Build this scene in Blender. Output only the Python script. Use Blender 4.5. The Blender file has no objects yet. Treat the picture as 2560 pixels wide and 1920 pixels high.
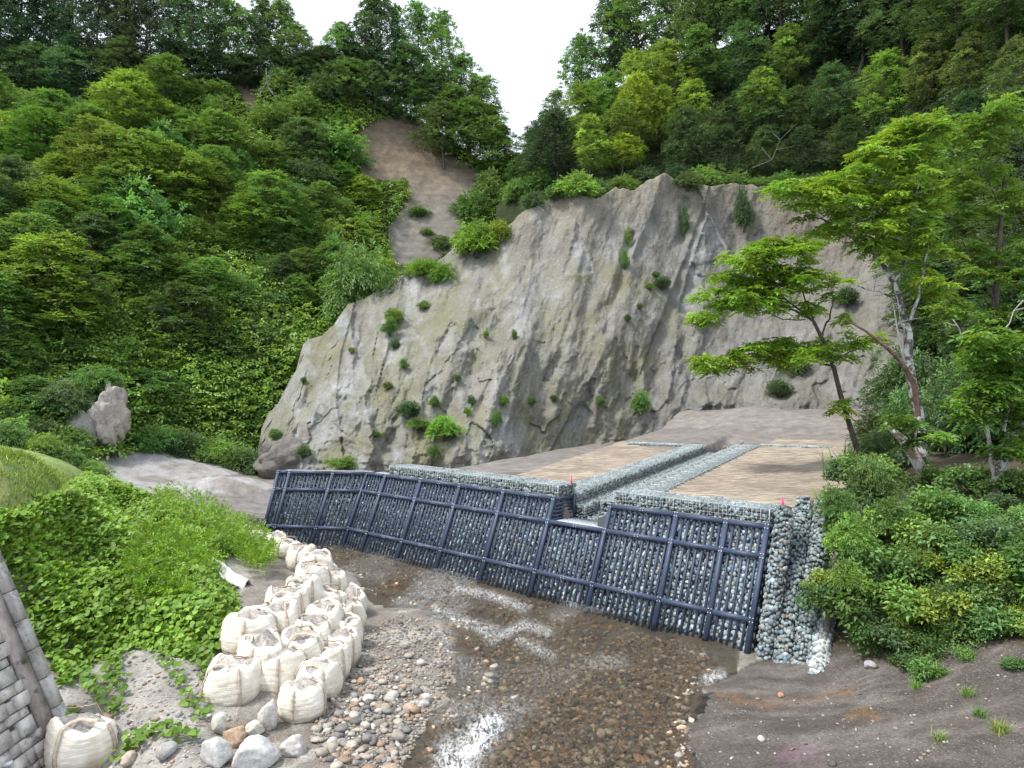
import bpy, math, random
import numpy as np
from mathutils import Vector, Matrix

rng = np.random.default_rng(7)
random.seed(7)
sc = bpy.context.scene
COL = sc.collection

# ------------------------------------------------------------------ camera, sky, sun, exposure
F, CX, HY, CH = 1780.0, 1280.0, 970.0, 7.0      # focal length (px of a 2560 px frame), centre, horizon row, camera height
cd = bpy.data.cameras.new('camera'); cam = bpy.data.objects.new('camera', cd); COL.objects.link(cam)
cam.location = (0, 0, CH); cam.rotation_euler = (math.radians(90), 0, 0)
cd.sensor_width = 36.0; cd.lens = 36.0 * F / 2560.0; cd.shift_y = 10.0 / 2560.0
cd.clip_start = 0.1; cd.clip_end = 3000
sc.camera = cam

SUN_EL, SUN_AZ = 58.0, 250.0      # degrees; azimuth clockwise from +Y (the view direction)
w = bpy.data.worlds.new('World'); sc.world = w; w.use_nodes = True
nt = w.node_tree; nt.nodes.clear()
sky = nt.nodes.new('ShaderNodeTexSky'); sky.sky_type = 'NISHITA'; sky.sun_disc = False
sky.sun_elevation = math.radians(SUN_EL); sky.sun_rotation = math.radians(SUN_AZ)
sky.air_density = 1.0; sky.dust_density = 3.0
cloud = nt.nodes.new('ShaderNodeMix'); cloud.data_type = 'RGBA'
cloud.inputs[0].default_value = 0.82
cloud.inputs[7].default_value = (8.7, 9.5, 10.6, 1)          # even white cloud cover
bg = nt.nodes.new('ShaderNodeBackground'); bg.inputs[1].default_value = 0.1
wo = nt.nodes.new('ShaderNodeOutputWorld')
nt.links.new(sky.outputs[0], cloud.inputs[6]); nt.links.new(cloud.outputs[2], bg.inputs[0]); nt.links.new(bg.outputs[0], wo.inputs[0])
sd = bpy.data.lights.new('sun', 'SUN'); sun = bpy.data.objects.new('sun', sd); COL.objects.link(sun)
sd.energy = 2.6; sd.angle = math.radians(9); sd.color = (1.0, 0.97, 0.91)
_e, _a = math.radians(SUN_EL), math.radians(SUN_AZ)
_to = Vector((math.sin(_a) * math.cos(_e), math.cos(_a) * math.cos(_e), math.sin(_e)))
sun.rotation_euler = _to.to_track_quat('Z', 'Y').to_euler()
vs = sc.view_settings
vs.view_transform = 'Standard'; vs.look = 'None'; vs.exposure = 1.05; vs.gamma = 1.0; vs.use_curve_mapping = False
sc.cycles.max_bounces = 6; sc.cycles.diffuse_bounces = 3; sc.cycles.glossy_bounces = 2
sc.cycles.transmission_bounces = 3; sc.cycles.transparent_max_bounces = 6
sc.cycles.use_denoising = True

# ------------------------------------------------------------------ helpers: projection, noise, interpolation
def gp(px, py, z=0.0):
    D = (CH - z) * F / (py - HY); return np.array([(px - CX) / F * D, D, z])
def dp(px, py, D):
    px, py, D = np.asarray(px, float), np.asarray(py, float), np.asarray(D, float)
    return np.stack([(px - CX) / F * D, D, CH - (py - HY) * D / F], -1)

class RBF:
    def __init__(s, pts, vals, sc_=(1, 1), smooth=1e-6):
        s.k = np.asarray(sc_, float); P = np.asarray(pts, float) * s.k; s.P = P; n = len(P)
        A = np.zeros((n + 3, n + 3)); A[:n, :n] = s.phi(P, P) + np.eye(n) * smooth
        A[:n, n] = 1; A[:n, n+1:] = P; A[n, :n] = 1; A[n+1:, :n] = P.T
        s.w = np.linalg.solve(A, np.concatenate([np.asarray(vals, float), np.zeros(3)]))
    @staticmethod
    def phi(a, b):
        r2 = ((a[:, None] - b[None]) ** 2).sum(-1); return 0.5 * r2 * np.log(r2 + 1e-12)
    def __call__(s, X):
        X = np.asarray(X, float).reshape(-1, 2) * s.k; out = np.empty(len(X)); n = len(s.P)
        for i in range(0, len(X), 40000):
            x = X[i:i+40000]; out[i:i+40000] = s.phi(x, s.P) @ s.w[:n] + s.w[n] + x @ s.w[n+1:]
        return out

_lat = np.random.default_rng(3).random((256, 256))
def vnoise(x, y):
    x = np.asarray(x, float); y = np.asarray(y, float)
    xi = np.floor(x).astype(int); yi = np.floor(y).astype(int); fx = x - xi; fy = y - yi
    fx = fx*fx*(3-2*fx); fy = fy*fy*(3-2*fy); L = lambda a, b: _lat[a & 255, b & 255]
    return (L(xi, yi)*(1-fx)+L(xi+1, yi)*fx)*(1-fy)+(L(xi, yi+1)*(1-fx)+L(xi+1, yi+1)*fx)*fy
def fbm(x, y, o=4, g=.5):
    t = 0; a = 1; n = 0
    for i in range(o):
        t = t + a * (vnoise(x * 2**i + 17*i, y * 2**i + 31*i) - .5); n += a; a *= g
    return 2 * t / n
def sstep(a, b, x):
    t = np.clip((np.asarray(x, float) - a) / (b - a), 0, 1); return t*t*(3-2*t)
def inpoly(x, y, poly):
    x = np.asarray(x, float); y = np.asarray(y, float); c = np.zeros(x.shape, bool); n = len(poly)
    for i in range(n):
        x1, y1 = poly[i]; x2, y2 = poly[(i+1) % n]
        if y1 == y2: continue
        c ^= ((y1 > y) != (y2 > y)) & (x < (x2-x1)*(y-y1)/(y2-y1)+x1)
    return c
def segdist(x, y, poly, closed=False):
    d = np.full(np.shape(x), 1e9); sg = np.zeros(np.shape(x)); n = len(poly)
    for i in range(n if closed else n-1):
        (x1, y1), (x2, y2) = poly[i], poly[(i+1) % n]; dx, dy = x2-x1, y2-y1
        t = np.clip(((x-x1)*dx+(y-y1)*dy)/(dx*dx+dy*dy+1e-9), 0, 1)
        q = np.hypot(x-x1-t*dx, y-y1-t*dy); side = np.sign(dx*(y-y1)-dy*(x-x1))
        m = q < d; d = np.where(m, q, d); sg = np.where(m, side, sg)
    return d, sg
def S22(l): return [(a*1.1573, b*1.1573) for a, b in l]

# ------------------------------------------------------------------ helpers: meshes and objects
def mesh(name, V, Fc, attrs=None, smooth=False, mats=(), midx=None):
    V = np.ascontiguousarray(V, np.float32).reshape(-1, 3)
    me = bpy.data.meshes.new(name)
    if isinstance(Fc, np.ndarray) and Fc.ndim == 2: groups = [Fc]
    else: groups = [np.asarray(f) for f in Fc if len(f)]
    me.vertices.add(len(V)); me.vertices.foreach_set('co', V.ravel())
    nl = sum(g.size for g in groups); nf = sum(len(g) for g in groups)
    me.loops.add(nl); me.polygons.add(nf)
    me.loops.foreach_set('vertex_index', np.concatenate([g.ravel() for g in groups]).astype(np.int32))
    tot = np.concatenate([np.full(len(g), g.shape[1]) for g in groups]).astype(np.int32)
    st = np.concatenate([[0], np.cumsum(tot)[:-1]]).astype(np.int32)
    me.polygons.foreach_set('loop_start', st); me.polygons.foreach_set('loop_total', tot)
    if smooth: me.polygons.foreach_set('use_smooth', np.ones(nf, bool))
    for m in mats: me.materials.append(m)
    if midx is not None: me.polygons.foreach_set('material_index', np.asarray(midx, np.int32))
    me.update(calc_edges=True)
    for k, a in (attrs or {}).items():
        a = np.asarray(a, np.float32)
        if a.ndim == 2:
            at = me.attributes.new(k, 'FLOAT_COLOR', 'POINT')
            if a.shape[1] == 3: a = np.concatenate([a, np.ones((len(a), 1), np.float32)], 1)
            at.data.foreach_set('color', np.ascontiguousarray(a).ravel())
        else:
            at = me.attributes.new(k, 'FLOAT', 'POINT'); at.data.foreach_set('value', a)
    return me
def link(name, me, parent=None, loc=None, rz=None, scale=None, color=None):
    o = bpy.data.objects.new(name, me); COL.objects.link(o)
    if parent is not None: o.parent = parent
    if loc is not None: o.location = [float(v) for v in loc]
    if rz is not None: o.rotation_euler = (0, 0, rz)
    if scale is not None: o.scale = scale if np.ndim(scale) else (scale,)*3
    if color is not None: o.color = (*color[:3], 1)
    return o
def empty(name, loc=(0, 0, 0), rz=0.0, scale=None):
    o = bpy.data.objects.new(name, None); COL.objects.link(o); o.location = [float(v) for v in loc]; o.rotation_euler = (0, 0, rz)
    o.empty_display_size = .1
    if scale is not None: o.scale = scale if np.ndim(scale) else (scale,)*3
    return o
def tag(o, label=None, cat=None, group=None, kind=None):
    if label: o['label'] = label
    if cat: o['category'] = cat
    if group: o['group'] = group
    if kind: o['kind'] = kind
    return o

class MB:
    """collects quads / tris of one mesh"""
    def __init__(s): s.V = []; s.Q = []; s.T = []; s.n = 0; s.C = []
    def add(s, V, Q=None, T=None, col=None):
        V = np.asarray(V, float).reshape(-1, 3); s.V.append(V)
        if Q is not None and len(Q): s.Q.append(np.asarray(Q) + s.n)
        if T is not None and len(T): s.T.append(np.asarray(T) + s.n)
        s.C.append(np.tile(np.asarray(col if col is not None else (1, 1, 1), float), (len(V), 1)) if np.ndim(col) < 2 else col)
        s.n += len(V)
    def box(s, o, ax, ay, az, col=None):
        """o = centre, ax ay az = half extents as vectors"""
        o, ax, ay, az = [np.asarray(v, float) for v in (o, ax, ay, az)]
        V = [o+i*ax+j*ay+k*az for k in (-1, 1) for j in (-1, 1) for i in (-1, 1)]
        if np.dot(np.cross(ax, ay), az) < 0: Q = [(0,1,3,2),(4,6,7,5),(0,4,5,1),(2,3,7,6),(0,2,6,4),(1,5,7,3)]
        else: Q = [(0,2,3,1),(4,5,7,6),(0,1,5,4),(2,6,7,3),(0,4,6,2),(1,3,7,5)]
        s.add(V, Q, col=col)
    def bar(s, a, b, side, wd, dp_, col=None):
        a, b = np.asarray(a, float), np.asarray(b, float); t = b-a; L = np.linalg.norm(t); t = t/L
        side = np.asarray(side, float); side = side - t*np.dot(side, t); side /= np.linalg.norm(side); up = np.cross(t, side)
        s.box((a+b)/2, t*L/2, side*wd/2, up*dp_/2, col)
    def tube(s, pts, rad, seg=6, col=None, cap=True):
        P = np.asarray(pts, float); R = np.broadcast_to(np.asarray(rad, float), (len(P),)); V = []
        T = np.gradient(P, axis=0); T /= np.linalg.norm(T, axis=1)[:, None] + 1e-9
        ref = np.array([0, 0, 1.]) if abs(T[0][2]) < .9 else np.array([1., 0, 0])
        for p, t, r in zip(P, T, R):
            a = np.cross(t, ref); a /= np.linalg.norm(a)+1e-9; b = np.cross(t, a); ref2 = b
            th = np.arange(seg)/seg*2*np.pi; V.append(p+r*(np.cos(th)[:, None]*a+np.sin(th)[:, None]*b))
        Q = [(i*seg+j, i*seg+(j+1) % seg, (i+1)*seg+(j+1) % seg, (i+1)*seg+j) for i in range(len(P)-1) for j in range(seg)]
        V = np.concatenate(V); T3 = []
        if cap:
            c = len(V); V = np.concatenate([V, [P[-1]]]); T3 = [((len(P)-1)*seg+j, (len(P)-1)*seg+(j+1) % seg, c) for j in range(seg)]
        s.add(V, Q, T3, col)
    def mesh(s, name, mat, smooth=False, attr='Col'):
        V = np.concatenate(s.V); f = []
        if s.Q: f.append(np.concatenate([np.asarray(q).reshape(-1, 4) for q in s.Q]))
        if s.T: f.append(np.concatenate([np.asarray(t).reshape(-1, 3) for t in s.T]))
        return mesh(name, V, f, {attr: np.concatenate(s.C)}, smooth, [mat])

def grid_faces(r, c):
    i = np.arange((r-1)*(c-1)); a = (i//(c-1))*c + i % (c-1)
    return np.stack([a, a+1, a+c+1, a+c], 1)

# ------------------------------------------------------------------ materials
def newmat(name):
    m = bpy.data.materials.new(name); m.use_nodes = True; t = m.node_tree
    b = t.nodes['Principled BSDF']; return m, t, b
def nd(t, typ, **kw):
    n = t.nodes.new(typ)
    for k, v in kw.items(): setattr(n, k, v)
    return n
def attr(t, name='Col'): return nd(t, 'ShaderNodeAttribute', attribute_name=name)
def mixc(t, fac, a, b, typ='MIX'):
    m = nd(t, 'ShaderNodeMix', data_type='RGBA', blend_type=typ)
    for i, v in ((0, fac), (6, a), (7, b)):
        if isinstance(v, (int, float)): m.inputs[i].default_value = v
        elif isinstance(v, tuple): m.inputs[i].default_value = (*v[:3], 1)
        else: t.links.new(v, m.inputs[i])
    return m.outputs[2]
def ramp(t, src, stops):
    r = nd(t, 'ShaderNodeValToRGB'); t.links.new(src, r.inputs[0]); e = r.color_ramp.elements
    while len(e) < len(stops): e.new(.5)
    for q, (p, c) in zip(e, stops): q.position = p; q.color = (*c, 1) if np.ndim(c) else (c, c, c, 1)
    return r.outputs[0]
def noise(t, scale, det=4, rough=.6, vec=None, dist=0.0):
    n = nd(t, 'ShaderNodeTexNoise'); n.inputs['Scale'].default_value = scale; n.inputs['Detail'].default_value = det
    n.inputs['Roughness'].default_value = rough; n.inputs['Distortion'].default_value = dist
    if vec is None:
        g = nd(t, 'ShaderNodeNewGeometry'); vec = g.outputs['Position']
    t.links.new(vec, n.inputs['Vector']); return n.outputs[0]
def posvec(t, scale=(1, 1, 1), rot=(0, 0, 0), obj=False):
    if obj: src = nd(t, 'ShaderNodeTexCoord').outputs['Object']
    else: src = nd(t, 'ShaderNodeNewGeometry').outputs['Position']
    m = nd(t, 'ShaderNodeMapping'); m.inputs['Scale'].default_value = scale; m.inputs['Rotation'].default_value = rot
    t.links.new(src, m.inputs[0]); return m.outputs[0]
def voro(t, scale, vec=None, feat='F1', out=0):
    n = nd(t, 'ShaderNodeTexVoronoi', feature=feat); n.inputs['Scale'].default_value = scale
    if vec is None: vec = nd(t, 'ShaderNodeNewGeometry').outputs['Position']
    t.links.new(vec, n.inputs['Vector']); return n.outputs[out]
def bump(t, b, h, st, dist):
    n = nd(t, 'ShaderNodeBump'); n.inputs['Strength'].default_value = st; n.inputs['Distance'].default_value = dist
    t.links.new(h, n.inputs['Height'])
    if b.inputs['Normal'].links: t.links.new(b.inputs['Normal'].links[0].from_socket, n.inputs['Normal'])
    t.links.new(n.outputs[0], b.inputs['Normal'])
def base(t, b, col, rough=.85, spec=.3):
    if isinstance(col, tuple): b.inputs['Base Color'].default_value = (*col, 1)
    else: t.links.new(col, b.inputs['Base Color'])
    b.inputs['Roughness'].default_value = rough; b.inputs['Specular IOR Level'].default_value = spec

M = {}
# ground: zone colour from the attribute, broken up by fine grain and pebbles
m, t, b = newmat('ground'); c = attr(t).outputs[0]
g1 = ramp(t, noise(t, 1.3, 6, .65), [(.3, .62), (.7, 1.25)]); c = mixc(t, 1.0, c, g1, 'MULTIPLY')
g2 = ramp(t, noise(t, 14, 4, .7), [(.35, .7), (.62, 1.22)]); c = mixc(t, 1.0, c, g2, 'MULTIPLY')
vc = nd(t, 'ShaderNodeTexVoronoi'); vc.inputs['Scale'].default_value = 17
t.links.new(nd(t, 'ShaderNodeNewGeometry').outputs['Position'], vc.inputs['Vector'])
peb = ramp(t, vc.outputs['Distance'], [(.2, 1.0), (.33, 0.0)])
pc = ramp(t, vc.outputs['Color'], [(0, (.10, .085, .07)), (.45, (.26, .22, .18)), (.8, (.42, .37, .31)), (1, (.3, .17, .1))])
a2 = attr(t, 'grav'); fm = nd(t, 'ShaderNodeMath', operation='MULTIPLY'); t.links.new(peb, fm.inputs[0]); t.links.new(a2.outputs['Fac'], fm.inputs[1])
c = mixc(t, fm.outputs[0], c, pc)
base(t, b, c, .9, .25); bump(t, b, noise(t, 9, 6, .7), .6, .06); bump(t, b, fm.outputs[0], .8, .03); M['ground'] = m
rw = attr(t, 'wet'); rr = ramp(t, rw.outputs['Fac'], [(0, .92), (1, .3)]); t.links.new(rr, b.inputs['Roughness'])

# bare cliff: tuff with pebbles
m, t, b = newmat('cliff_rock'); c = attr(t).outputs[0]
st = noise(t, 1.0, 5, .6, posvec(t, (.55, .55, .10)))
c = mixc(t, 1.0, c, ramp(t, st, [(.3, (.82, .81, .79)), (.68, (1.12, 1.12, 1.10))]), 'MULTIPLY')
c = mixc(t, 1.0, c, ramp(t, noise(t, .5, 5, .65, None, .6), [(.32, (.78, .77, .73)), (.66, (1.16, 1.16, 1.16))]), 'MULTIPLY')
c = mixc(t, 1.0, c, ramp(t, noise(t, 5, 4, .7), [(.3, .8), (.7, 1.18)]), 'MULTIPLY')
mo = ramp(t, noise(t, .26, 6, .7, posvec(t, (1, 1, .5)), .4), [(.44, 0.0), (.62, .62)])
ma = attr(t, 'moss'); fm = nd(t, 'ShaderNodeMath', operation='MULTIPLY'); t.links.new(mo, fm.inputs[0]); t.links.new(ma.outputs['Fac'], fm.inputs[1])
c = mixc(t, fm.outputs[0], c, (.140, .136, .068))
pb = ramp(t, voro(t, 2.2), [(.07, 1.0), (.15, 0.0)]); c = mixc(t, pb, c, mixc(t, .55, c, (.52, .50, .46)))
base(t, b, c, .95, .15); bump(t, b, noise(t, 1.6, 8, .66), .6, .28); bump(t, b, noise(t, .8, 4, .6, posvec(t, (1, 1, .25))), .5, .6); bump(t, b, pb, .6, .12); M['cliff'] = m

# hillside soil under the plants
m, t, b = newmat('hill_soil'); c = attr(t).outputs[0]
c = mixc(t, 1.0, c, ramp(t, noise(t, .8, 6, .65), [(.3, .7), (.7, 1.25)]), 'MULTIPLY')
c = mixc(t, 1.0, c, ramp(t, noise(t, .5, 4, .6, posvec(t, (.05, .05, 1.6))), [(.35, .84), (.65, 1.1)]), 'MULTIPLY')
base(t, b, c, .95, .1); bump(t, b, noise(t, 2.0, 7, .65), .5, .3); M['hill'] = m

def leafmat(name, trans=.35, rough=.5, spec=.35):
    m, t, b = newmat(name); oi = nd(t, 'ShaderNodeObjectInfo')
    c = mixc(t, 1.0, oi.outputs['Color'], attr(t, 'Col').outputs[0], 'MULTIPLY')
    base(t, b, c, rough, spec); out = t.nodes['Material Output']
    tr = nd(t, 'ShaderNodeBsdfTranslucent'); mx = nd(t, 'ShaderNodeMixShader'); mx.inputs[0].default_value = trans
    c2 = mixc(t, 1.0, c, (1.35, 1.25, .55), 'MULTIPLY'); t.links.new(c2, tr.inputs[0])
    t.links.new(b.outputs[0], mx.inputs[1]); t.links.new(tr.outputs[0], mx.inputs[2]); t.links.new(mx.outputs[0], out.inputs[0]); return m
M['leaf'] = leafmat('leaf'); M['leaf_gloss'] = leafmat('leaf_gloss', .38, .5, .3)
m, t, b = newmat('bark'); c = attr(t).outputs[0]
c = mixc(t, 1.0, c, ramp(t, noise(t, 5, 6, .7, posvec(t, (1, 1, .4))), [(.35, .45), (.6, 1.3)]), 'MULTIPLY'); base(t, b, c, .9, .2)
bump(t, b, noise(t, 14, 5, .7, posvec(t, (1, 1, .3))), .6, .05); M['bark'] = m
# birch-like trunk with pale lichen
m, t, b = newmat('lichen_bark'); c = attr(t).outputs[0]
li = ramp(t, noise(t, 3.2, 6, .7), [(.46, 0.0), (.56, 1.0)]); c = mixc(t, li, c, (.40, .39, .37)); base(t, b, c, .9, .2)
bump(t, b, noise(t, 12, 5, .7), .6, .05); M['lichen'] = m
m, t, b = newmat('stone'); oi = nd(t, 'ShaderNodeObjectInfo'); c = mixc(t, 1.0, attr(t).outputs[0], oi.outputs['Color'], 'MULTIPLY')
c = mixc(t, 1.0, c, ramp(t, noise(t, 16, 5, .65), [(.3, .66), (.7, 1.25)]), 'MULTIPLY'); base(t, b, c, .8, .35)
bump(t, b, noise(t, 22, 4, .6), .4, .02); M['stone'] = m
m, t, b = newmat('painted_steel'); c = ramp(t, noise(t, 3, 6, .7), [(.3, (.027, .039, .070)), (.72, (.047, .063, .106))])
sp = ramp(t, noise(t, 22, 4, .7), [(.64, 0.0), (.70, 1.0)]); c = mixc(t, sp, c, (.08, .10, .14)); base(t, b, c, .5, .35); M['steel'] = m
m, t, b = newmat('galvanised'); base(t, b, ramp(t, noise(t, 9, 4), [(.3, (.42, .45, .47)), (.7, (.62, .65, .66))]), .5, .5); b.inputs['Metallic'].default_value = .3; M['galv'] = m
m, t, b = newmat('bag_fabric'); c = attr(t).outputs[0]
wv = noise(t, 5, 5, .7, posvec(t, (1.3, 1.3, 11), obj=True), .3); c = mixc(t, 1.0, c, ramp(t, wv, [(.3, (.90, .88, .85)), (.62, (1.08, 1.08, 1.07))]), 'MULTIPLY')
c = mixc(t, 1.0, c, ramp(t, noise(t, 2.4, 5, .6), [(.3, (.84, .8, .74)), (.62, 1.06)]), 'MULTIPLY')
base(t, b, c, .75, .25); bump(t, b, wv, .55, .04); bump(t, b, noise(t, 60, 2), .2, .004); M['bag'] = m
m, t, b = newmat('strap'); base(t, b, ramp(t, noise(t, 12, 4), [(.3, (.33, .26, .20)), (.7, (.52, .44, .36))]), .8, .2); M['strap'] = m
m, t, b = newmat('concrete'); c = attr(t).outputs[0]
c = mixc(t, 1.0, c, ramp(t, noise(t, 2.2, 7, .7), [(.32, .6), (.64, 1.25)]), 'MULTIPLY')
c = mixc(t, ramp(t, noise(t, 4, 6, .75, None, .5), [(.56, 0.0), (.66, .7)]), c, (.085, .075, .065))
base(t, b, c, .93, .15); bump(t, b, noise(t, 20, 6, .75), .8, .03); M['concrete'] = m
# straw blanket
m, t, b = newmat('straw_mat'); v = posvec(t, (1.5, 6, 1), (0, 0, -.30))
c = ramp(t, noise(t, .9, 8, .78, v), [(.38, (.085, .07, .056)), (.47, (.24, .195, .152)), (.58, (.38, .325, .265))])
c = mixc(t, ramp(t, noise(t, .35, 5, .7, v), [(.5, 0.0), (.7, .4)]), c, (.31, .245, .18))
c = mixc(t, ramp(t, noise(t, .45, 6, .7), [(.47, 0.0), (.62, .75)]), c, (.17, .138, .112)); base(t, b, c, .95, .1)
bump(t, b, noise(t, 4, 6, .7, v), .7, .05); M['mat'] = m
# stream: clear brown water over a stony bed
m, t, b = newmat('stream_water'); out = t.nodes['Material Output']; t.nodes.remove(b)
gl = nd(t, 'ShaderNodeBsdfGlossy'); gl.inputs['Roughness'].default_value = .08; gl.inputs[0].default_value = (1, 1, 1, 1)
tr = nd(t, 'ShaderNodeBsdfTransparent'); tr.inputs[0].default_value = (.93, .89, .82, 1)
fo = nd(t, 'ShaderNodeBsdfDiffuse'); fo.inputs[0].default_value = (.80, .82, .84, 1)  # white for the foam and for the painted glints
fr = nd(t, 'ShaderNodeFresnel'); fr.inputs[0].default_value = 1.33
bn = nd(t, 'ShaderNodeBump'); bn.inputs['Strength'].default_value = 1.0; bn.inputs['Distance'].default_value = .26
n1 = noise(t, 2.6, 7, .72, posvec(t, (1.0, 2.2, 1), (0, 0, .6)), .8); t.links.new(n1, bn.inputs['Height'])
for q in (gl, fr): t.links.new(bn.outputs[0], q.inputs['Normal'])
mx = nd(t, 'ShaderNodeMixShader'); t.links.new(fr.outputs[0], mx.inputs[0]); t.links.new(tr.outputs[0], mx.inputs[1]); t.links.new(gl.outputs[0], mx.inputs[2])
fa = attr(t, 'foam_glints'); fn = ramp(t, noise(t, 6.5, 8, .8, posvec(t, (1, .45, 1), (0, 0, -.5)), 2.2), [(.45, 0.0), (.60, 1.0)])
fm = nd(t, 'ShaderNodeMath', operation='MULTIPLY'); t.links.new(fa.outputs['Fac'], fm.inputs[0]); t.links.new(fn, fm.inputs[1])
m2 = nd(t, 'ShaderNodeMixShader'); t.links.new(fm.outputs[0], m2.inputs[0]); t.links.new(mx.outputs[0], m2.inputs[1]); t.links.new(fo.outputs[0], m2.inputs[2]); t.links.new(m2.outputs[0], out.inputs[0]); M['water'] = m
m, t, b = newmat('marker_pink'); base(t, b, (.75, .06, .16), .6, .3); M['pink'] = m

# ------------------------------------------------------------------ dam axes (the steel face runs from the near right end to a kink at far left)
R0 = np.array([6.40, 19.24]); TH = math.radians(47.6); KB = .419
dv = np.array([-math.sin(TH), math.cos(TH)]); nv = np.array([math.cos(TH), math.sin(TH)])
D3 = np.array([*dv, 0.]); N3 = np.array([*nv, 0.])
FN = np.array([-nv[0], -nv[1], KB]); FN /= np.linalg.norm(FN)
UPF = np.array([KB*nv[0], KB*nv[1], 1.])
ZT, ZM, ZB = 3.05, 2.27, .64
UP = [0, 1.23, 2.87, 5.33, 7.76, 10.21, 12.62, 15.02, 17.44, 18.85]
def fp(u, z, off=0.0): return np.array([*R0, 0.]) + u*D3 + z*UPF + off*FN
_e1, _e2 = gp(697.6, 1180.2, ZT), gp(663, 1314.5, ZB)
def lp(f, z, off=0.0):
    a = fp(18.85, z); e = _e2 + (_e1-_e2)*(z-ZB)/(ZT-ZB); nn = np.cross(e-a, [0, 0, 1]); nn = -nn/np.linalg.norm(nn)
    if nn[1] > 0: nn = -nn
    return a + (e-a)*f + off*(nn*.95+np.array([0, 0, .3]))
def us(x, y):
    x = np.asarray(x, float)-R0[0]; y = np.asarray(y, float)-R0[1]; return x*dv[0]+y*dv[1], x*nv[0]+y*nv[1]
def wxy(u, s): return R0 + u*dv + s*nv
def zt(s): return 3.0 + .03*np.maximum(np.asarray(s, float)-1.5, 0)

CH0 = np.array([2.3, 26.2]); CD = np.array([.506, .8625]); CR = np.array([.8625, -.506])    # spillway channel: start, direction, right-hand side
CL = 17.9
MLA, MLB = gp(1270, 1190, 3.15)[:2], gp(1555, 1100, 3.65)[:2]

# ------------------------------------------------------------------ ground
gc = []
for px, py, z in [
    (700,1372,-.1),(760,1392,-.12),(950,1445,-.14),(1200,1560,-.14),(1400,1700,-.14),(1600,1720,-.12),(1150,1880,-.13),(1500,1900,-.12),(1300,1640,-.16),(1740,1640,-.1),(1150,2300,-.14),(1600,2300,-.12),(1000,2400,-.08),
    (1000,1530,.05),(950,1620,.14),(900,1800,.16),(1075,1640,.06),(1105,1575,.02),(1010,1770,.06),(930,1900,.1),(820,1900,.22),(800,2200,.2),
    (880,1565,.1),(860,1660,.12),(770,1835,.14),(640,1800,.18),(540,1790,.24),(905,1500,.02),
    (640,1650,.66),(700,1560,.72),(770,1480,.72),(770,1430,.55),(690,1380,.35),
    (300,1700,.5),(400,1800,.4),(250,1850,.05),(150,1815,.22),(125,1930,-.36),(250,1935,-.28),(400,1910,.12),(450,1650,.72),(500,1560,.98),(600,1500,1.0),(560,1440,1.1),(650,1420,.9),(100,2200,-.45),(400,2200,-.1),
    (300,1560,1.1),(150,1570,1.2),(200,1420,2.1),(60,1430,2.5),(400,1400,1.7),(530,1340,1.2),(350,1310,2.0),(100,1300,3.5),(0,1190,4.7),(100,1160,4.75),(0,1135,5.0),(210,1190,3.7),(300,1240,2.6),(430,1290,1.4),
    (1900,1668,.02),(2050,1700,.10),(1830,1720,.06),(1690,1800,-.08),(1700,1900,-.06),(1740,1730,-.03),(1745,1790,.01),(1800,1930,.03),(1885,1652,-.06),(1790,1615,-.08),(1850,1850,.18),(2200,1750,.5),(2400,1750,.85),(2500,1670,1.2),(2300,1640,.8),(2150,1650,.45),(2500,1900,.75),(2000,1900,.3),(1900,2300,.2),(2400,2300,.7),
    (2120,1560,.9),(2200,1500,1.5),(2400,1500,1.8),(2250,1360,2.6),(2450,1350,3.0),(2150,1260,3.2),(2350,1200,3.7),(2550,1150,4.3),
    (480,1165,1.0),(600,1215,.7),(300,1160,1.6),(650,1185,.4),(600,1290,.25),(690,1210,.4),(520,1290,.5),(640,1240,.3)]:
    p = gp(px, py, z); gc.append((p[0], p[1], z))
gc += [(-17, 24, 4.6), (-14, 26, 1.6), (-17, 34, 1.2), (-24, 24, 5.5), (-30, 60, 4), (-14, 75, 3), (30, 40, 5), (34, 30, 6.5), (20, 18, 2.0), (24, 24, 5),
       (0, 75, 3), (25, 70, 5), (-60, 120, 8), (60, 120, 8), (0, 150, 6), (0, 5, -.1), (-8, 5, .3), (8, 5, .3), (0, 300, 8), (12, 30, 3.2), (17, 34, 3.7)]
for u_ in (0, 3, 6, 9, 12, 15, 18): q_ = wxy(u_, .75); gc.append((q_[0], q_[1], -.1))
gc = np.array(gc)
GR = RBF(np.stack([gc[:, 0]/gc[:, 1]*3, np.log(gc[:, 1])*2], 1), gc[:, 2], smooth=2e-3)
def bumpat(x, y, c, rx, ry, h, sharp=1.0):
    q = np.sqrt(((x-c[0])/rx)**2 + ((y-c[1])/ry)**2); return h*np.clip(1-q**2, 0, 1)**sharp
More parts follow.
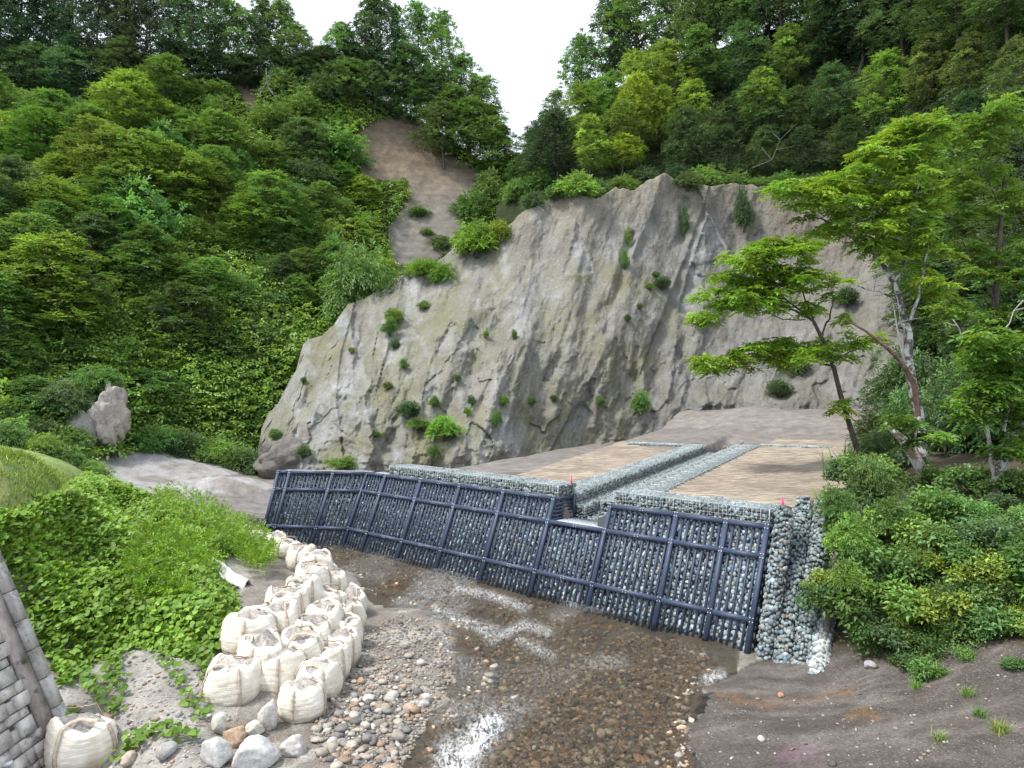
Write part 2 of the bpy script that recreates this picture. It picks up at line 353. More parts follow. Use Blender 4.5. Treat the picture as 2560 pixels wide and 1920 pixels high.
def ground_z(x, y):
    x = np.asarray(x, float); y = np.asarray(y, float); sh = x.shape
    z = GR(np.stack([(x/y*3).ravel(), (np.log(y)*2).ravel()], 1)).reshape(sh)
    z = np.clip(z, -.5, 9)
    z = z + .05*fbm(x*1.1, y*1.1, 4)*sstep(.0, .25, z+.05) + .012*fbm(x*6, y*6, 3)
    # pale sand mounds beside the stream
    for px, py, zz, rx, ry, h in [(455, 1180, .7, 4.6, 3.4, .7), (565, 1220, .6, 4.2, 2.3, .6), (330, 1150, 1.0, 4, 3, .5)]:
        c = gp(px, py, zz); z = z + bumpat(x, y, c, rx, ry, h, .8)*(1+.25*fbm(x*.9, y*.9, 3))
    z = z + (.10*fbm(x*.5+9, y*.5, 3)+.055*fbm(x*.45+y*.3, y*3.4+x*.5, 4))*np.exp(-((z-.5)/.5)**2)*(y < 19)*(x > 3)
    u, s = us(x, y)
    # terrace behind the dam
    T = zt(s) + .03*fbm(x*.8, y*.8, 3)
    dx, dy = MLB-MLA; L = math.hypot(dx, dy); ld = ((x-MLA[0])*(-dy)+(y-MLA[1])*dx)/L      # + on the left of the mat
    bank = T + np.minimum(np.maximum(ld, 0)*.85, 2.5)
    low = 1.7 + .02*s + .25*fbm(x*.3, y*.3, 3)
    wl = sstep(11, 19, u + .25*np.minimum(ld, 6)); T = np.where(ld > 0, bank*(1-wl)+low*wl, T)
    T = T + np.clip((s-29)*.16, 0, 1.1)*sstep(-1, 2, s-29)
    inside = sstep(1.35, 1.7, s)*sstep(-.25-1.4*sstep(2.2, 3.2, s), .1-.5*sstep(2.2, 3.2, s), u)*(1-sstep(24, 30, u))
    # channel cut
    a = (x-CH0[0])*CD[0]+(y-CH0[1])*CD[1]; r = (x-CH0[0])*CR[0]+(y-CH0[1])*CR[1]
    r2 = r-1.1*(1-sstep(.3, .9, a)); cut = sstep(-.15, .05, r)*(1-sstep(1.25, 1.4, r2))*sstep(-2.2, -1.5, a)*(1-sstep(CL+.5, CL+7, a))
    T = T - .82*cut
    rise = sstep(CL+2, CL+5, a)*np.exp(-((r+1.2)/1.6)**2)*.25; T = T + rise
    z = z*(1-inside)+T*inside
    em = (u < .0)*(u > -4.5)*sstep(-4.5, -3.0, u); zr = 3.2*np.clip((s-.75)/2.2, 0, 1); z = np.where((em > 0) & (zr > .001), np.maximum(z, z*(1-em)+zr*em), z)
    return z
def gz1(x, y): return float(ground_z(np.array([x]), np.array([y]))[0])
def proj(x, y, z): return CX+F*x/y, HY-F*(z-CH)/y

ys = np.exp(np.linspace(math.log(6.5), math.log(260), 430)); ts = np.concatenate([np.linspace(-1.6, -.80, 30)[:-1], np.linspace(-.80, .80, 520), np.linspace(.8, 1.6, 30)[1:]])
GX = ys[:, None]*ts[None]; GY = np.broadcast_to(ys[:, None], GX.shape); GZ = ground_z(GX, GY)
PX, PY = proj(GX, GY, GZ); U_, S_ = us(GX, GY)
col = np.empty(GX.shape+(3,)); col[:] = (.25, .225, .20)
grav = np.zeros(GX.shape); wet = np.zeros(GX.shape)
def paint(mask, c, soft=None):
    mk = np.clip(mask, 0, 1)[..., None]; col[:] = col*(1-mk)+np.array(c)*mk
nz = fbm(GX*.9, GY*.9, 4); nz2 = fbm(GX*.25+5, GY*.25, 4); nz3 = fbm(GX*3.2, GY*3.2, 3)
near = GY < 26
paint(near*(PX < 620+60*nz)*1., (.36, .335, .305))                                   # pale sandy soil on the left
barp = [(640,1400),(900,1480),(1130,1540),(1140,1680),(1100,1760),(1010,1860),(930,1960),(600,2000),(500,1800),(640,1780),(850,1700),(900,1560)]
inb = inpoly(PX+40*nz, PY+25*nz, barp); paint(inb*1., (.235, .205, .175)); grav = np.where(inb, .95, grav)
paint(inb*sstep(.18, .4, nz+.6*nz3)*.8, (.42, .395, .35))                            # dry pale algae film
strm = PX > np.interp(PY, [1370, 1600, 1750, 1920, 2300], [560, 840, 790, 760, 700]); bed = (GZ < .015)*(GY < 42)*(S_ < 1.0)*strm; paint(bed*1., (.35, .31, .26)); grav = np.where(bed, .85, grav)
paint(bed*sstep(.05, .35, nz)*.6, (.30, .22, .14)); paint(bed*sstep(.1, .4, -nz)*.6, (.17, .148, .125))
wet = np.where(GZ < .06, np.clip((.06-GZ)/.04, 0, 1), 0)*(GY < 42)*strm
rmud = (PX > 1620)*(PY > 1560)*near*(GZ > -.02); paint(rmud*1., (.108, .09, .078)); grav = np.where(rmud, .12+.3*sstep(.0, .3, nz), grav)
streak = fbm(GX*.45+GY*.3, GY*3.4+GX*.5, 5)*1.3; paint(rmud*sstep(.12, .35, streak)*.6, (.085, .072, .066)); paint(rmud*sstep(.15, .4, -streak)*.5, (.20, .18, .168))
for pl, wd_ in [([(1800,1735),(1860,1752),(1950,1757),(2050,1745),(2130,1725)], 13), ([(2120,1790),(2170,1775),(2190,1790)], 12), ([(1765,1700),(1810,1660)], 14)]:
    dd, _ = segdist(PX, PY, pl); paint(rmud*np.exp(-(dd/wd_)**2)*.75*(.25+.75*sstep(-.2, .3, nz3+streak)), (.22, .115, .045))
wet = np.maximum(wet, rmud*.65*sstep(-.1, .3, streak)); dd, _ = segdist(PX, PY, [(1960,1890),(2020,1880)]); paint(rmud*np.exp(-(dd/22)**2)*.6, (.20, .13, .16))
dd, _ = segdist(PX, PY, [(1690,1640),(1800,1655),(1800,1700)]); wet = np.maximum(wet, rmud*np.exp(-(dd/40)**2))
berm = (PX < 560+80*nz)*(PY < 1330)*(PY > 1090)*(GY < 30); paint(berm*1., (.20, .28, .08)); paint(berm*sstep(0., .4, nz)*.7, (.32, .32, .13))
mnd = (PX < 690)*(GY > 30)*(GY < 75)*(GZ > .55); paint(mnd*sstep(-.1, .1, nz2+.25), (.36, .345, .335)); mud = (GY > 30)*(PX < 760)*(GZ <= .6)*(U_ > 19); paint(mud*1., (.22, .20, .185))
ter = (S_ > 1.3)*(U_ > -2)*(U_ < 26)*(GY > 20)*(GY < 80); paint(ter*1., (.235, .208, .188)); paint(ter*sstep(0, .4, nz2+.3*nz)*.8, (.20, .183, .172))
paint(ter*(S_ > 30)*sstep(-.1, .2, nz2)*.8, (.27, .24, .215)); LD_ = ((GX-MLA[0])*(-(MLB-MLA)[1])+(GY-MLA[1])*(MLB-MLA)[0])/math.hypot(*(MLB-MLA)); paint(ter*sstep(0, .3, LD_)*sstep(3.6, 2.9, LD_)*(S_ > 4), (.165, .15, .14)); grav = np.where(ter, .15, grav)
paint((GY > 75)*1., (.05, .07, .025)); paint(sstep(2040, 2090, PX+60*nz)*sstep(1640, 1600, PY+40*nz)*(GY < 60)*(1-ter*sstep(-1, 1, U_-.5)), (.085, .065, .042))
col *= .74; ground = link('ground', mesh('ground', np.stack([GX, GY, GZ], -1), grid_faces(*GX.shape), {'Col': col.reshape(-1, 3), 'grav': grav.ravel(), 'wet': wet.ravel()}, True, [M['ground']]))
tag(ground, 'grey sandy ground with gravel, mud and soil around the stream and terrace', kind='structure')

# stream surface, a rippled sheet just above the bed
yw = np.exp(np.linspace(math.log(6.5), math.log(46), 330)); tw = np.linspace(-.55, .45, 330)
WX = yw[:, None]*tw[None]; WY = np.broadcast_to(yw[:, None], WX.shape)
fl = fbm(WX*1.5+WY*.3, WY*2.2, 4); fl2 = fbm((WX*.84+WY*.54)*1.1, (WY*.84-WX*.54)*3.4, 3); WZ = -.004+.03*fl+.04*fl2*sstep(8, 14, WY)+.018*fbm(WX*5, WY*6, 2)
wpx, wpy = proj(WX, WY, WZ); foam_glints = np.zeros(WX.shape)
for pl, wd_, am in [([(1140,1920),(1175,1870),(1200,1840),(1225,1810)], 26, 1.), ([(1130,1890),(1160,1900)], 30, .9), ([(1140,1470),(1230,1490),(1310,1520)], 9, .5), ([(1090,1520),(1170,1560),(1250,1580)], 12, .4), ([(1190,1560),(1230,1600),(1310,1560),(1370,1580)], 10, .4), ([(1060,1560),(1110,1600)], 20, .5), ([(1770,1700),(1800,1690)], 14, .5), ([(1300,1600),(1380,1640)], 10, .3)]:
    dd, _ = segdist(wpx, wpy, pl); foam_glints = np.maximum(foam_glints, am*np.exp(-(dd/wd_/1.25)**2))
foam_glints = np.maximum(foam_glints, .26*sstep(.1, .5, fbm(WX*.4, WY*.3+3, 2)+.1)*sstep(36, 20, WY)); WZ = WZ + .05*foam_glints*(vnoise(WX*6, WY*6))  # faint base: sparse white flecks painted as glints on the ripples, besides real foam
fc = grid_faces(*WX.shape); uu, ss = us(WX, WY)
keep = ((ground_z(WX, WY) < .06) & (ss < .25) & (wpx < 1840) & (wpx > np.interp(wpy, [1370, 1600, 1750, 1920, 2300], [560, 840, 790, 760, 700]))).ravel(); fc = fc[keep[fc].any(1)]
water = link('stream_water', mesh('stream_water', np.stack([WX, WY, WZ], -1), fc, {'foam_glints': foam_glints.ravel()}, True, [M['water']]))
tag(water, 'shallow clear brown stream rippling over stones in front of the dam', kind='structure')

# ------------------------------------------------------------------ straw erosion mats on the terrace
def sheet_poly(name, poly, h, res, mat, edge=.0):
    P = np.array(poly); x0, y0 = P.min(0); x1, y1 = P.max(0); nx = int((x1-x0)/res)+2; ny = int((y1-y0)/res)+2
    X, Y = np.meshgrid(np.linspace(x0, x1, nx), np.linspace(y0, y1, ny)); d, _ = segdist(X, Y, poly, True); ins = inpoly(X, Y, poly)
    Z = ground_z(X, Y)+h+.03*fbm(X*1.7, Y*1.7, 3); ok = (ins | (d < res*.55)).ravel(); f = grid_faces(ny, nx); f = f[ok[f].all(1)]
    used = np.unique(f); mp = np.zeros(X.size, int); mp[used] = np.arange(len(used)); V = np.stack([X, Y, Z], -1).reshape(-1, 3)[used]
    return link(name, mesh(name, V, mp[f], None, True, [mat]))
W = lambda a, r: CH0 + CD*a + CR*r
lm = sheet_poly('straw_mat', [tuple(MLA), tuple(MLB), tuple(W(CL-2, -2.6)), tuple(W(CL-2.6, -1.0)), tuple(W(.3, -1.0)), tuple(wxy(8.4, 2.5)), tuple(wxy(12.5, 2.5))], .03, .25, M['mat'])
tag(lm, 'tan straw mat on the narrower left terrace behind the left steel wall', 'straw mat', 'straw mats on the terrace')
rm_ = sheet_poly('straw_mat', [tuple(W(1.2, 2.8)), tuple(W(CL+6, 2.8)), tuple(W(CL+5, 14)), (16.5, 36), (14.5, 31), (12.6, 26.5), tuple(wxy(.1, 4)), tuple(wxy(.2, 2.45)), tuple(wxy(5.0, 2.45))], .03, .25, M['mat'])
tag(rm_, 'wide tan straw mat on the right terrace beside the leaning tree', 'straw mat', 'straw mats on the terrace')

# ------------------------------------------------------------------ cliff (bare tuff face)
CTOP = [(646,1120),(654,1070),(671,1030),(694,1007),(740,926),(758,862),(770,845),(798,848),(833,810),(870,758),(926,740),(972,706),(1018,683),(1088,660),(1146,613),(1203,590),(1267,567),(1307,527),(1354,503),(1389,488),(1435,484),(1493,498),(1539,472),(1585,477),(1626,452),(1660,436),(1684,446),(1736,463),(1851,463),(1968,468),(2140,480),(2256,555),(2314,694),(2360,900)]
CBOT = [(646,1150),(700,1180),(900,1200),(1100,1200),(1250,1130),(1320,1075),(1500,1070),(1900,1075),(2200,1085),(2360,1095)]
ctop = lambda x: np.interp(x, *zip(*CTOP)); cbot = lambda x: np.interp(x, *zip(*CBOT))
CDm = RBF(*zip(*[((px, py), D) for px, py, D in [
    (646,1130,57),(700,1160,55),(900,1170,52),(1100,1170,51.5),(1250,1110,53),(1330,1062,57),(1500,1058,60.5),(1700,1060,61),(1900,1062,60),(2150,1070,57),(2360,1080,52),
    (700,1000,61),(770,850,66),(870,760,70),(850,1000,57),(1000,700,70),(1000,900,60),(1200,600,71),(1200,800,62),(1250,950,57),(1400,500,71),(1400,700,66),(1400,900,61),(1580,480,74),(1650,420,77),(1560,700,68),(1560,900,63),
    (1750,480,78),(1750,700,73),(1800,900,66),(2000,480,77),(2000,750,73),(2100,950,62),(2250,560,70),(2330,800,60)]]), sc_=(.01, .01), smooth=1e-3)
nxc, nyc = 640, 300
cxs = np.linspace(646, 2360, nxc); tv = np.linspace(0, 1, nyc)**.96
CPX = np.broadcast_to(cxs[None], (nyc, nxc)); CPY = ctop(cxs)[None]*(1-tv[:, None])+(cbot(cxs)[None]+75)*tv[:, None]
# roughen the crest
CPY = CPY + (8*fbm(CPX/38, CPX*0+3, 4)+3*fbm(CPX/9, CPX*0+8, 3))*np.exp(-tv[:, None]*25)
CD_ = CDm(np.stack([CPX.ravel(), CPY.ravel()], 1)).reshape(CPX.shape)
fresh = np.zeros(CPX.shape); dark = np.zeros(CPX.shape)
def crest(pl, amp, wd, side=0):
    d, sg = segdist(CPX, CPY, pl); q = np.exp(-d/wd)
    if side: q = np.where(sg*side > 0, q, np.exp(-d/(wd*.22)))
    return amp*q
wob = 14*fbm(CPX/60, CPY/60, 3)
CPXw = CPX + wob
for pl, amp, wd, side in [
    ([(875,745),(800,850),(745,960),(690,1110)], 2.6, 60, 0), ([(880,780),(850,880),(838,1000),(850,1090)], 2.0, 45, 1),
    ([(1005,690),(985,800),(960,900)], 1.6, 50, 1), ([(1130,790),(1090,850),(1060,960),(1040,1080)], 2.0, 60, -1),
    ([(1250,880),(1215,960),(1160,1060),(1130,1150)], 2.2, 55, -1), ([(1250,880),(1275,960),(1330,1040)], 1.5, 40, 0),
    ([(1660,410),(1625,540),(1560,680),(1530,800),(1500,900),(1440,1010)], 2.0, 140, 1),
    ([(1445,500),(1420,640),(1400,760),(1420,900)], 1.2, 80, 0), ([(1330,530),(1290,640),(1230,760)], 1.3, 70, 0),
    ([(1760,505),(1720,620),(1680,720),(1650,800)], 2.8, 70, 1), ([(1760,505),(1800,600),(1850,680)], 2.0, 45, -1),
    ([(1735,640),(1700,740),(1690,860)], 1.5, 50, 1), ([(1520,880),(1490,960),(1490,1050)], 1.0, 60, 0), ([(1600,880),(1610,960),(1560,1040)], 1.2, 60, 0),
    ([(1680,880),(1690,950),(1640,1040)], 1.4, 60, 0), ([(1900,800),(1880,900),(1800,1000)], 1.8, 80, 0), ([(2050,850),(2020,960),(1960,1040)], 2.2, 90, 0), ([(930,900),(910,1000),(930,1090)], 1.4, 45, 1), ([(1010,980),(1030,1060),(1060,1130)], 1.2, 40, 0)]:
    CD_ = CD_ - crest(pl, amp*.6, wd, side)
for pl, amp, wd in [([(1575,590),(1560,690),(1530,760),(1515,830)], 1.6, 13), ([(1480,980),(1460,1060)], .5, 10), ([(1715,500),(1705,600)], 1.4, 12), ([(1700,890),(1730,950),(1720,1040)], .8, 10), ([(1540,850),(1545,930)], .6, 7), ([(1590,870),(1585,950)], .6, 7), ([(910,820),(890,920),(905,1000)], 1.2, 18), ([(1090,860),(1100,930)], .9, 12),
                    ([(1235,640),(1255,760),(1245,860)], .8, 22), ([(1500,560),(1490,680),(1470,800)], .9, 24), ([(1830,560),(1850,700),(1900,800)], 1.2, 20), ([(760,900),(770,1000),(740,1100)], 1.0, 16), ([(1340,900),(1360,1000),(1350,1060)], 1.0, 18), ([(1180,900),(1190,1000),(1150,1100)], .8, 18)]:
    d, _ = segdist(CPX+wob*.6, CPY, pl); CD_ = CD_ + .6*amp*np.exp(-(d/wd)**2); dark = np.maximum(dark, .6*np.exp(-(d/wd)**2))
# spalled facets: irregular cells, longer than wide, each with its own small tilt and offset
sx = rng.uniform(640, 2370, 420); sy = rng.uniform(400, 1200, 420); tl = rng.normal(0, 1, (420, 3))
qx = (CPXw + 10*fbm(CPX/25, CPY/25, 3)).ravel(); qy = (CPY + 12*fbm(CPX/30+9, CPY/30, 3)).ravel(); best = np.full(qx.size, 1e9); idx = np.zeros(qx.size, int)
for i in range(420):
    q = ((qx-sx[i])/1.0 + (qy-sy[i])*.22)**2 + ((qy-sy[i])*.42)**2; mk = q < best; best[mk] = q[mk]; idx[mk] = i
fac = (tl[idx, 0]*.22 + tl[idx, 1]*(qx-sx[idx])*.006 + tl[idx, 2]*(qy-sy[idx])*.0025).reshape(CPX.shape)
lowr = sstep(700, 1000, CPY)*.30+.10; CD_ = CD_ + fac*lowr
# pale triangular scars, apex up
for ax, ay, bx, by, ex, ey, dep in [(1445,545,1398,700,1486,680,.5),(1772,520,1700,660,1840,650,-.5),(890,795,846,980,930,990,.4),(775,850,735,930,800,950,.3),(1130,790,1085,890,1180,905,.6),(1010,770,985,860,1060,850,.4),(1180,790,1140,880,1215,860,.5),(1530,520,1515,600,1540,640,.3),(1725,650,1690,800,1790,740,.6),(1000,1010,950,1130,1050,1130,.5),(1250,900,1200,1020,1290,1010,.3),(1560,870,1540,980,1600,1010,.4),(1180,600,1140,700,1260,720,.35),(1300,760,1260,850,1350,830,.25),(1900,560,1860,640,1930,650,.4),(1460,1000,1400,1065,1500,1065,.5),(880,930,850,1010,920,1000,.4)]:
    jx = 9*fbm(CPX/22+ax, CPY/22, 3); jy = 9*fbm(CPX/22, CPY/22+ay, 3)
    tri = [(ax, ay), (bx, by), (ex, ey)]; ins = inpoly(CPX+jx, CPY+jy, tri); d, _ = segdist(CPX+jx, CPY+jy, tri, True)
    q = np.where(ins, np.clip(d/7, 0, 1), 0); hh = np.clip((CPY-ay)/(max(by, ey)-ay), 0, 1)
    CD_ = CD_ + dep*q*(1.1-.6*hh); fresh = np.maximum(fresh, q*(.9-.55*hh))
CD_ = CD_ + 1.1*fbm(CPX/85+.25*CPY/85, CPY/210, 3) + .42*fbm(CPX/26+.3*CPY/26, CPY/70, 4) + .10*fbm(CPX/7, CPY/12, 3) + .16*fbm((CPX+.28*CPY)/15, CPY/300, 3)*sstep(460, 560, CPY)
# pyramidal buttresses, apex up
for ax, ay, bx, by, ex, ey, am in [(770,848,690,1110,830,1080,2.0),(880,790,815,1060,945,1050,1.9),(1000,960,930,1150,1075,1145,1.4),(1130,790,1060,970,1205,930,1.3),(1250,880,1165,1090,1305,1060,1.9),(1442,540,1370,770,1505,745,.9),(1765,510,1665,790,1865,760,2.2),(1738,640,1675,860,1835,830,1.6),(1522,860,1430,1065,1585,1060,1.3),(1612,870,1550,1055,1672,1050,1.0),(1672,880,1620,1065,1732,1055,1.1),(1010,770,955,940,1065,925,1.1),(1900,820,1815,1050,1985,1040,1.5),(1330,600,1245,870,1385,880,1.1),(1565,560,1485,810,1640,800,1.1),(1395,860,1330,1060,1450,1050,1.0),(1180,620,1120,800,1260,790,.9),(1950,560,1880,780,2030,780,1.0),(920,1000,880,1150,990,1150,1.0)]:
    jx = 10*fbm(CPX/30+ax, CPY/30, 3); jy = 8*fbm(CPX/30, CPY/30+ay, 3); X_, Y_ = CPX+jx, CPY+jy
    hgt = max(by, ey)-ay; tt = np.clip((Y_-ay)/hgt, 0, 1.4); xl = ax+(bx-ax)*tt; xr = ax+(ex-ax)*tt; xm = ax+((bx+ex)/2-ax)*tt+.10*(xr-xl)*math.sin(ax)
    tent = np.where(X_ < xm, (X_-xl)/(xm-xl+1e-3), (xr-X_)/(xr-xm+1e-3)); tent = np.clip(tent, 0, 1)*np.clip(tt*2.2, 0, 1)*sstep(1.35, .85, tt)*(Y_ > ay); CD_ = CD_ - am*.62*tent
# overlapping slabs: big shallow steps with ragged edges
for i in range(16):
    x0 = rng.uniform(760, 2150); y0 = rng.uniform(min(ctop(x0)+60, 990), 1000); wx, wy_ = rng.uniform(35, 90), rng.uniform(60, 150)
    q = np.hypot((CPX-x0+.35*(CPY-y0)+16*fbm(CPX/24+i, CPY/24, 3))/wx, (CPY-y0+16*fbm(CPX/24, CPY/24+i, 3))/wy_); CD_ = CD_ - rng.uniform(.2, .5)*sstep(1.0, .8, q)*np.clip(.5+(CPY-y0)/wy_*.5, .15, 1)
# slumped debris along the right foot
db = sstep(940, 1075, CPY)*sstep(1640, 1760, CPX); CD_ = CD_ - db*(1.8+1.6*fbm(CPX/60, CPY/40, 4)+.5*fbm(CPX/14, CPY/12, 3))
dbl = sstep(1020, 1150, CPY)*(1-sstep(1250, 1330, CPX))*sstep(680, 760, CPX); CD_ = CD_ - dbl*(.8+.9*fbm(CPX/70, CPY/40, 4))
CV = dp(CPX, CPY, CD_)
ca = np.empty(CPX.shape+(3,)); ca[:] = (.272, .256, .222)
grey = sstep(1480, 1700, CPX+60*fbm(CPX/90, CPY/90, 3)); ca = ca*(1-grey[..., None]*.75)+np.array((.232, .217, .208))*grey[..., None]*.75
gl_ = sstep(-.05, .25, fbm(CPX/120+4, CPY/150, 4)); ca = ca*(1-gl_[..., None]*.5)+np.array((.30, .285, .265))*gl_[..., None]*.5
topb = np.exp(-((CPY-ctop(cxs)[None])/70))*sstep(1200, 1350, CPX); ca = ca*(1-topb[..., None]*.6)+np.array((.31, .255, .175))*topb[..., None]*.6
ca = ca*(1-fresh[..., None])+np.array((.365, .355, .35))*fresh[..., None]
mudc = np.maximum(db, .0)[..., None]; ca = ca*(1-mudc*.9)+np.array((.165, .152, .15))*mudc*.9
rt = (sstep(1850, 2000, CPX)*(1-sstep(600, 760, CPY)))[..., None]; ca = ca*(1-rt*.6)+np.array((.21, .165, .125))*rt*.6
pal = sstep(.05, .3, fbm(CPX/45, CPY/90+7, 4))*(1-.8*sstep(1250, 1450, CPX))[...]; ca = ca*(1-pal[..., None]*.75)+np.array((.385, .378, .375))*pal[..., None]*.75
moss = np.clip(sstep(560, 720, CPY)*(1-.75*sstep(1560, 1720, CPX))*(1-fresh)*(1-db)+.2, 0, 1)
# carry the crest back so that the cliff has a top
k = 8; backV = [CV[0] + np.stack([0*cxs, i*1.1+0*cxs, .15*i+.25*fbm(cxs/20, cxs*0+i*.7, 3)], -1) for i in range(1, k+1)][::-1]
ca = ca*np.array((.61, .63, .655)); allV = np.concatenate([np.array(backV), CV]); cc = np.concatenate([np.repeat(ca[:1], k, 0), ca]); mm = np.concatenate([np.repeat(moss[:1], k, 0), moss])
cliff = link('cliff', mesh('cliff', allV, grid_faces(nyc+k, nxc), {'Col': cc.reshape(-1, 3), 'moss': mm.ravel()}, True, [M['cliff']]))
tag(cliff, 'steep bare grey and olive tuff cliff with pale triangular scars behind the terrace', kind='structure')

# ------------------------------------------------------------------ hillsides behind and beside the cliff
LH = RBF(*zip(*[((px, py), D) for px, py, D in [(-300,1140,44),(0,1120,48),(200,1130,51),(400,1130,57),(600,1120,62),(760,1100,66),(0,800,58),(300,800,64),(600,800,70),(800,760,78),(-300,800,52),(0,500,74),(300,500,80),(600,500,88),(850,500,98),(-300,500,68),
    (-300,215,98),(0,205,104),(300,195,108),(600,190,112),(850,215,114),(1000,285,115),(1050,450,106),(1000,600,96),(1100,700,92),(1200,600,98),(1250,480,108),(1300,380,116),(900,900,74),(1400,500,112),(1400,420,116)]]), sc_=(.01, .01), smooth=1e-3)
LTOP = [(-400,215),(0,205),(300,195),(600,185),(850,205),(1000,270),(1100,330),(1200,400),(1290,400),(1360,370),(1500,360)]
def hill(name, Dm, xs, top, bot, ny, colf, label, back=30):
    tv = np.linspace(0, 1, ny); X = np.broadcast_to(xs[None], (ny, len(xs))); Y = top(xs)[None]*(1-tv[:, None])+bot(xs)[None]*tv[:, None]
    D = Dm(np.stack([X.ravel(), Y.ravel()], 1)).reshape(X.shape); D = D+1.2*fbm(X/90, Y/90, 4)+.4*fbm(X/20, Y/20, 3); V = dp(X, Y, D); c_ = colf(X, Y)
    b_ = [V[0]+np.stack([0*xs, i*2.5+0*xs, -.04*i*i+0*xs], -1) for i in range(1, back+1)][::-1]
    V = np.concatenate([np.array(b_), V]); c_ = np.concatenate([np.repeat(c_[:1], back, 0), c_])
    c_ = c_*.72; return tag(link(name, mesh(name, V, grid_faces(ny+back, len(xs)), {'Col': c_.reshape(-1, 3)}, True, [M['hill']])), label, kind='structure')
SCARP = S22([(775,280),(850,250),(925,250),(965,330),(1040,372),(1012,430),(992,480),(985,540),(930,575),(845,575),(838,500),(885,420),(870,385),(790,395),(775,355)])
SOIL2 = S22([(500,172),(560,172),(548,232),(540,240)]); SOIL3 = S22([(1165,340),(1200,345),(1190,380),(1130,460),(1110,450)])
def lcol(X, Y):
    jx = 16*fbm(X/30, Y/30, 3); jy = 12*fbm(X/30+9, Y/30, 3); c_ = np.empty(X.shape+(3,)); c_[:] = (.045, .055, .022)
    for pl in (SCARP, SOIL2, SOIL3, S22([(370,560),(520,545),(530,600),(380,600)])):
        g = inpoly(X+jx, Y+jy, pl)[..., None]; br = np.array((.205, .160, .115)); gr = np.array((.205, .188, .162)); f = sstep(380, 560, Y)[..., None]; c_ = np.where(g, br*(1-f)+gr*f, c_)
    return c_
hill('hillside', LH, np.linspace(-400, 1500, 380), lambda x: np.interp(x, *zip(*LTOP)), lambda x: np.where(x < 800, 1150, 900)+0*x, 240, lcol, 'steep green left hillside with a bare brown scarp below the ridge')
RH = RBF(*zip(*[((px, py), D) for px, py, D in [(1280,480,100),(1450,500,82),(1600,490,84),(1700,470,86),(1900,490,84),(2100,500,82),(2260,580,74),(2330,750,60),(2360,950,50),(2330,1080,42),(2560,1080,29),(2900,1080,24),(2560,800,40),(2560,500,52),(2900,700,32),(1350,330,112),(1500,250,114),(1700,200,110),(1900,200,102),(2200,200,90),(2560,150,66),(2900,100,50),(1450,100,124),(1700,0,120),(2000,-50,112),(2560,-100,80),(2900,-200,60)]]), sc_=(.01, .01), smooth=1e-3)
RTOP = [(1240,520),(1290,440),(1340,380),(1420,300),(1500,240),(1650,170),(1800,120),(2000,50),(2300,-20),(2560,-80),(2900,-150)]
RBOT = [(1240,560),(1400,540),(1600,540),(1900,540),(2200,600),(2300,1000),(2360,1120),(2900,1150)]
hill('hillside', RH, np.linspace(1240, 2900, 300), lambda x: np.interp(x, *zip(*RTOP)), lambda x: np.interp(x, *zip(*RBOT)), 200, lambda X, Y: np.broadcast_to(np.array((.035, .045, .02)), X.shape+(3,)).copy(), 'dark wooded right hillside above the cliff')

# ------------------------------------------------------------------ stones
_t = (1+5**.5)/2
ICO_V = np.array([(-1,_t,0),(1,_t,0),(-1,-_t,0),(1,-_t,0),(0,-1,_t),(0,1,_t),(0,-1,-_t),(0,1,-_t),(_t,0,-1),(_t,0,1),(-_t,0,-1),(-_t,0,1)])/math.sqrt(1+_t*_t)
ICO_F = np.array([(0,11,5),(0,5,1),(0,1,7),(0,7,10),(0,10,11),(1,5,9),(5,11,4),(11,10,2),(10,7,6),(7,1,8),(3,9,4),(3,4,2),(3,2,6),(3,6,8),(3,8,9),(4,9,5),(2,4,11),(6,2,10),(8,6,7),(9,8,1)])
def subdiv(V, T):
    V = list(map(tuple, V)); c = {}; out = []
    def mid(a, b):
        k = (min(a, b), max(a, b))
        if k not in c:
            m_ = (np.array(V[a])+np.array(V[b]))/2; V.append(tuple(m_/np.linalg.norm(m_))); c[k] = len(V)-1
        return c[k]
    for a, b, d in T:
        x, y, z_ = mid(a, b), mid(b, d), mid(d, a); out += [(a, x, z_), (b, y, x), (d, z_, y), (x, y, z_)]
    return np.array(V), np.array(out)
ICO2_V, ICO2_F = subdiv(ICO_V, ICO_F); ICO3_V, ICO3_F = subdiv(ICO2_V, ICO2_F); ICO4_V, ICO4_F = subdiv(ICO3_V, ICO3_F)
def randrot(n):
    q = rng.normal(size=(n, 4)); q /= np.linalg.norm(q, axis=1)[:, None]; w_, x, y, z = q.T
    return np.stack([1-2*(y*y+z*z), 2*(x*y-z*w_), 2*(x*z+y*w_), 2*(x*y+z*w_), 1-2*(x*x+z*z), 2*(y*z-x*w_), 2*(x*z-y*w_), 2*(y*z+x*w_), 1-2*(x*x+y*y)], 1).reshape(n, 3, 3)
GREEN = np.array([(.18,.205,.205),(.145,.165,.175),(.23,.25,.25),(.27,.275,.275),(.12,.135,.145),(.21,.215,.205),(.24,.225,.20),(.21,.175,.15),(.31,.315,.32),(.17,.19,.21),(.19,.21,.215),(.24,.255,.26)])*np.array((.82, .92, .93))
RIVER = np.array([(.30,.265,.22),(.24,.21,.18),(.18,.165,.155),(.36,.325,.275),(.27,.185,.125),(.21,.20,.19),(.42,.395,.355),(.33,.24,.17),(.13,.12,.115)])
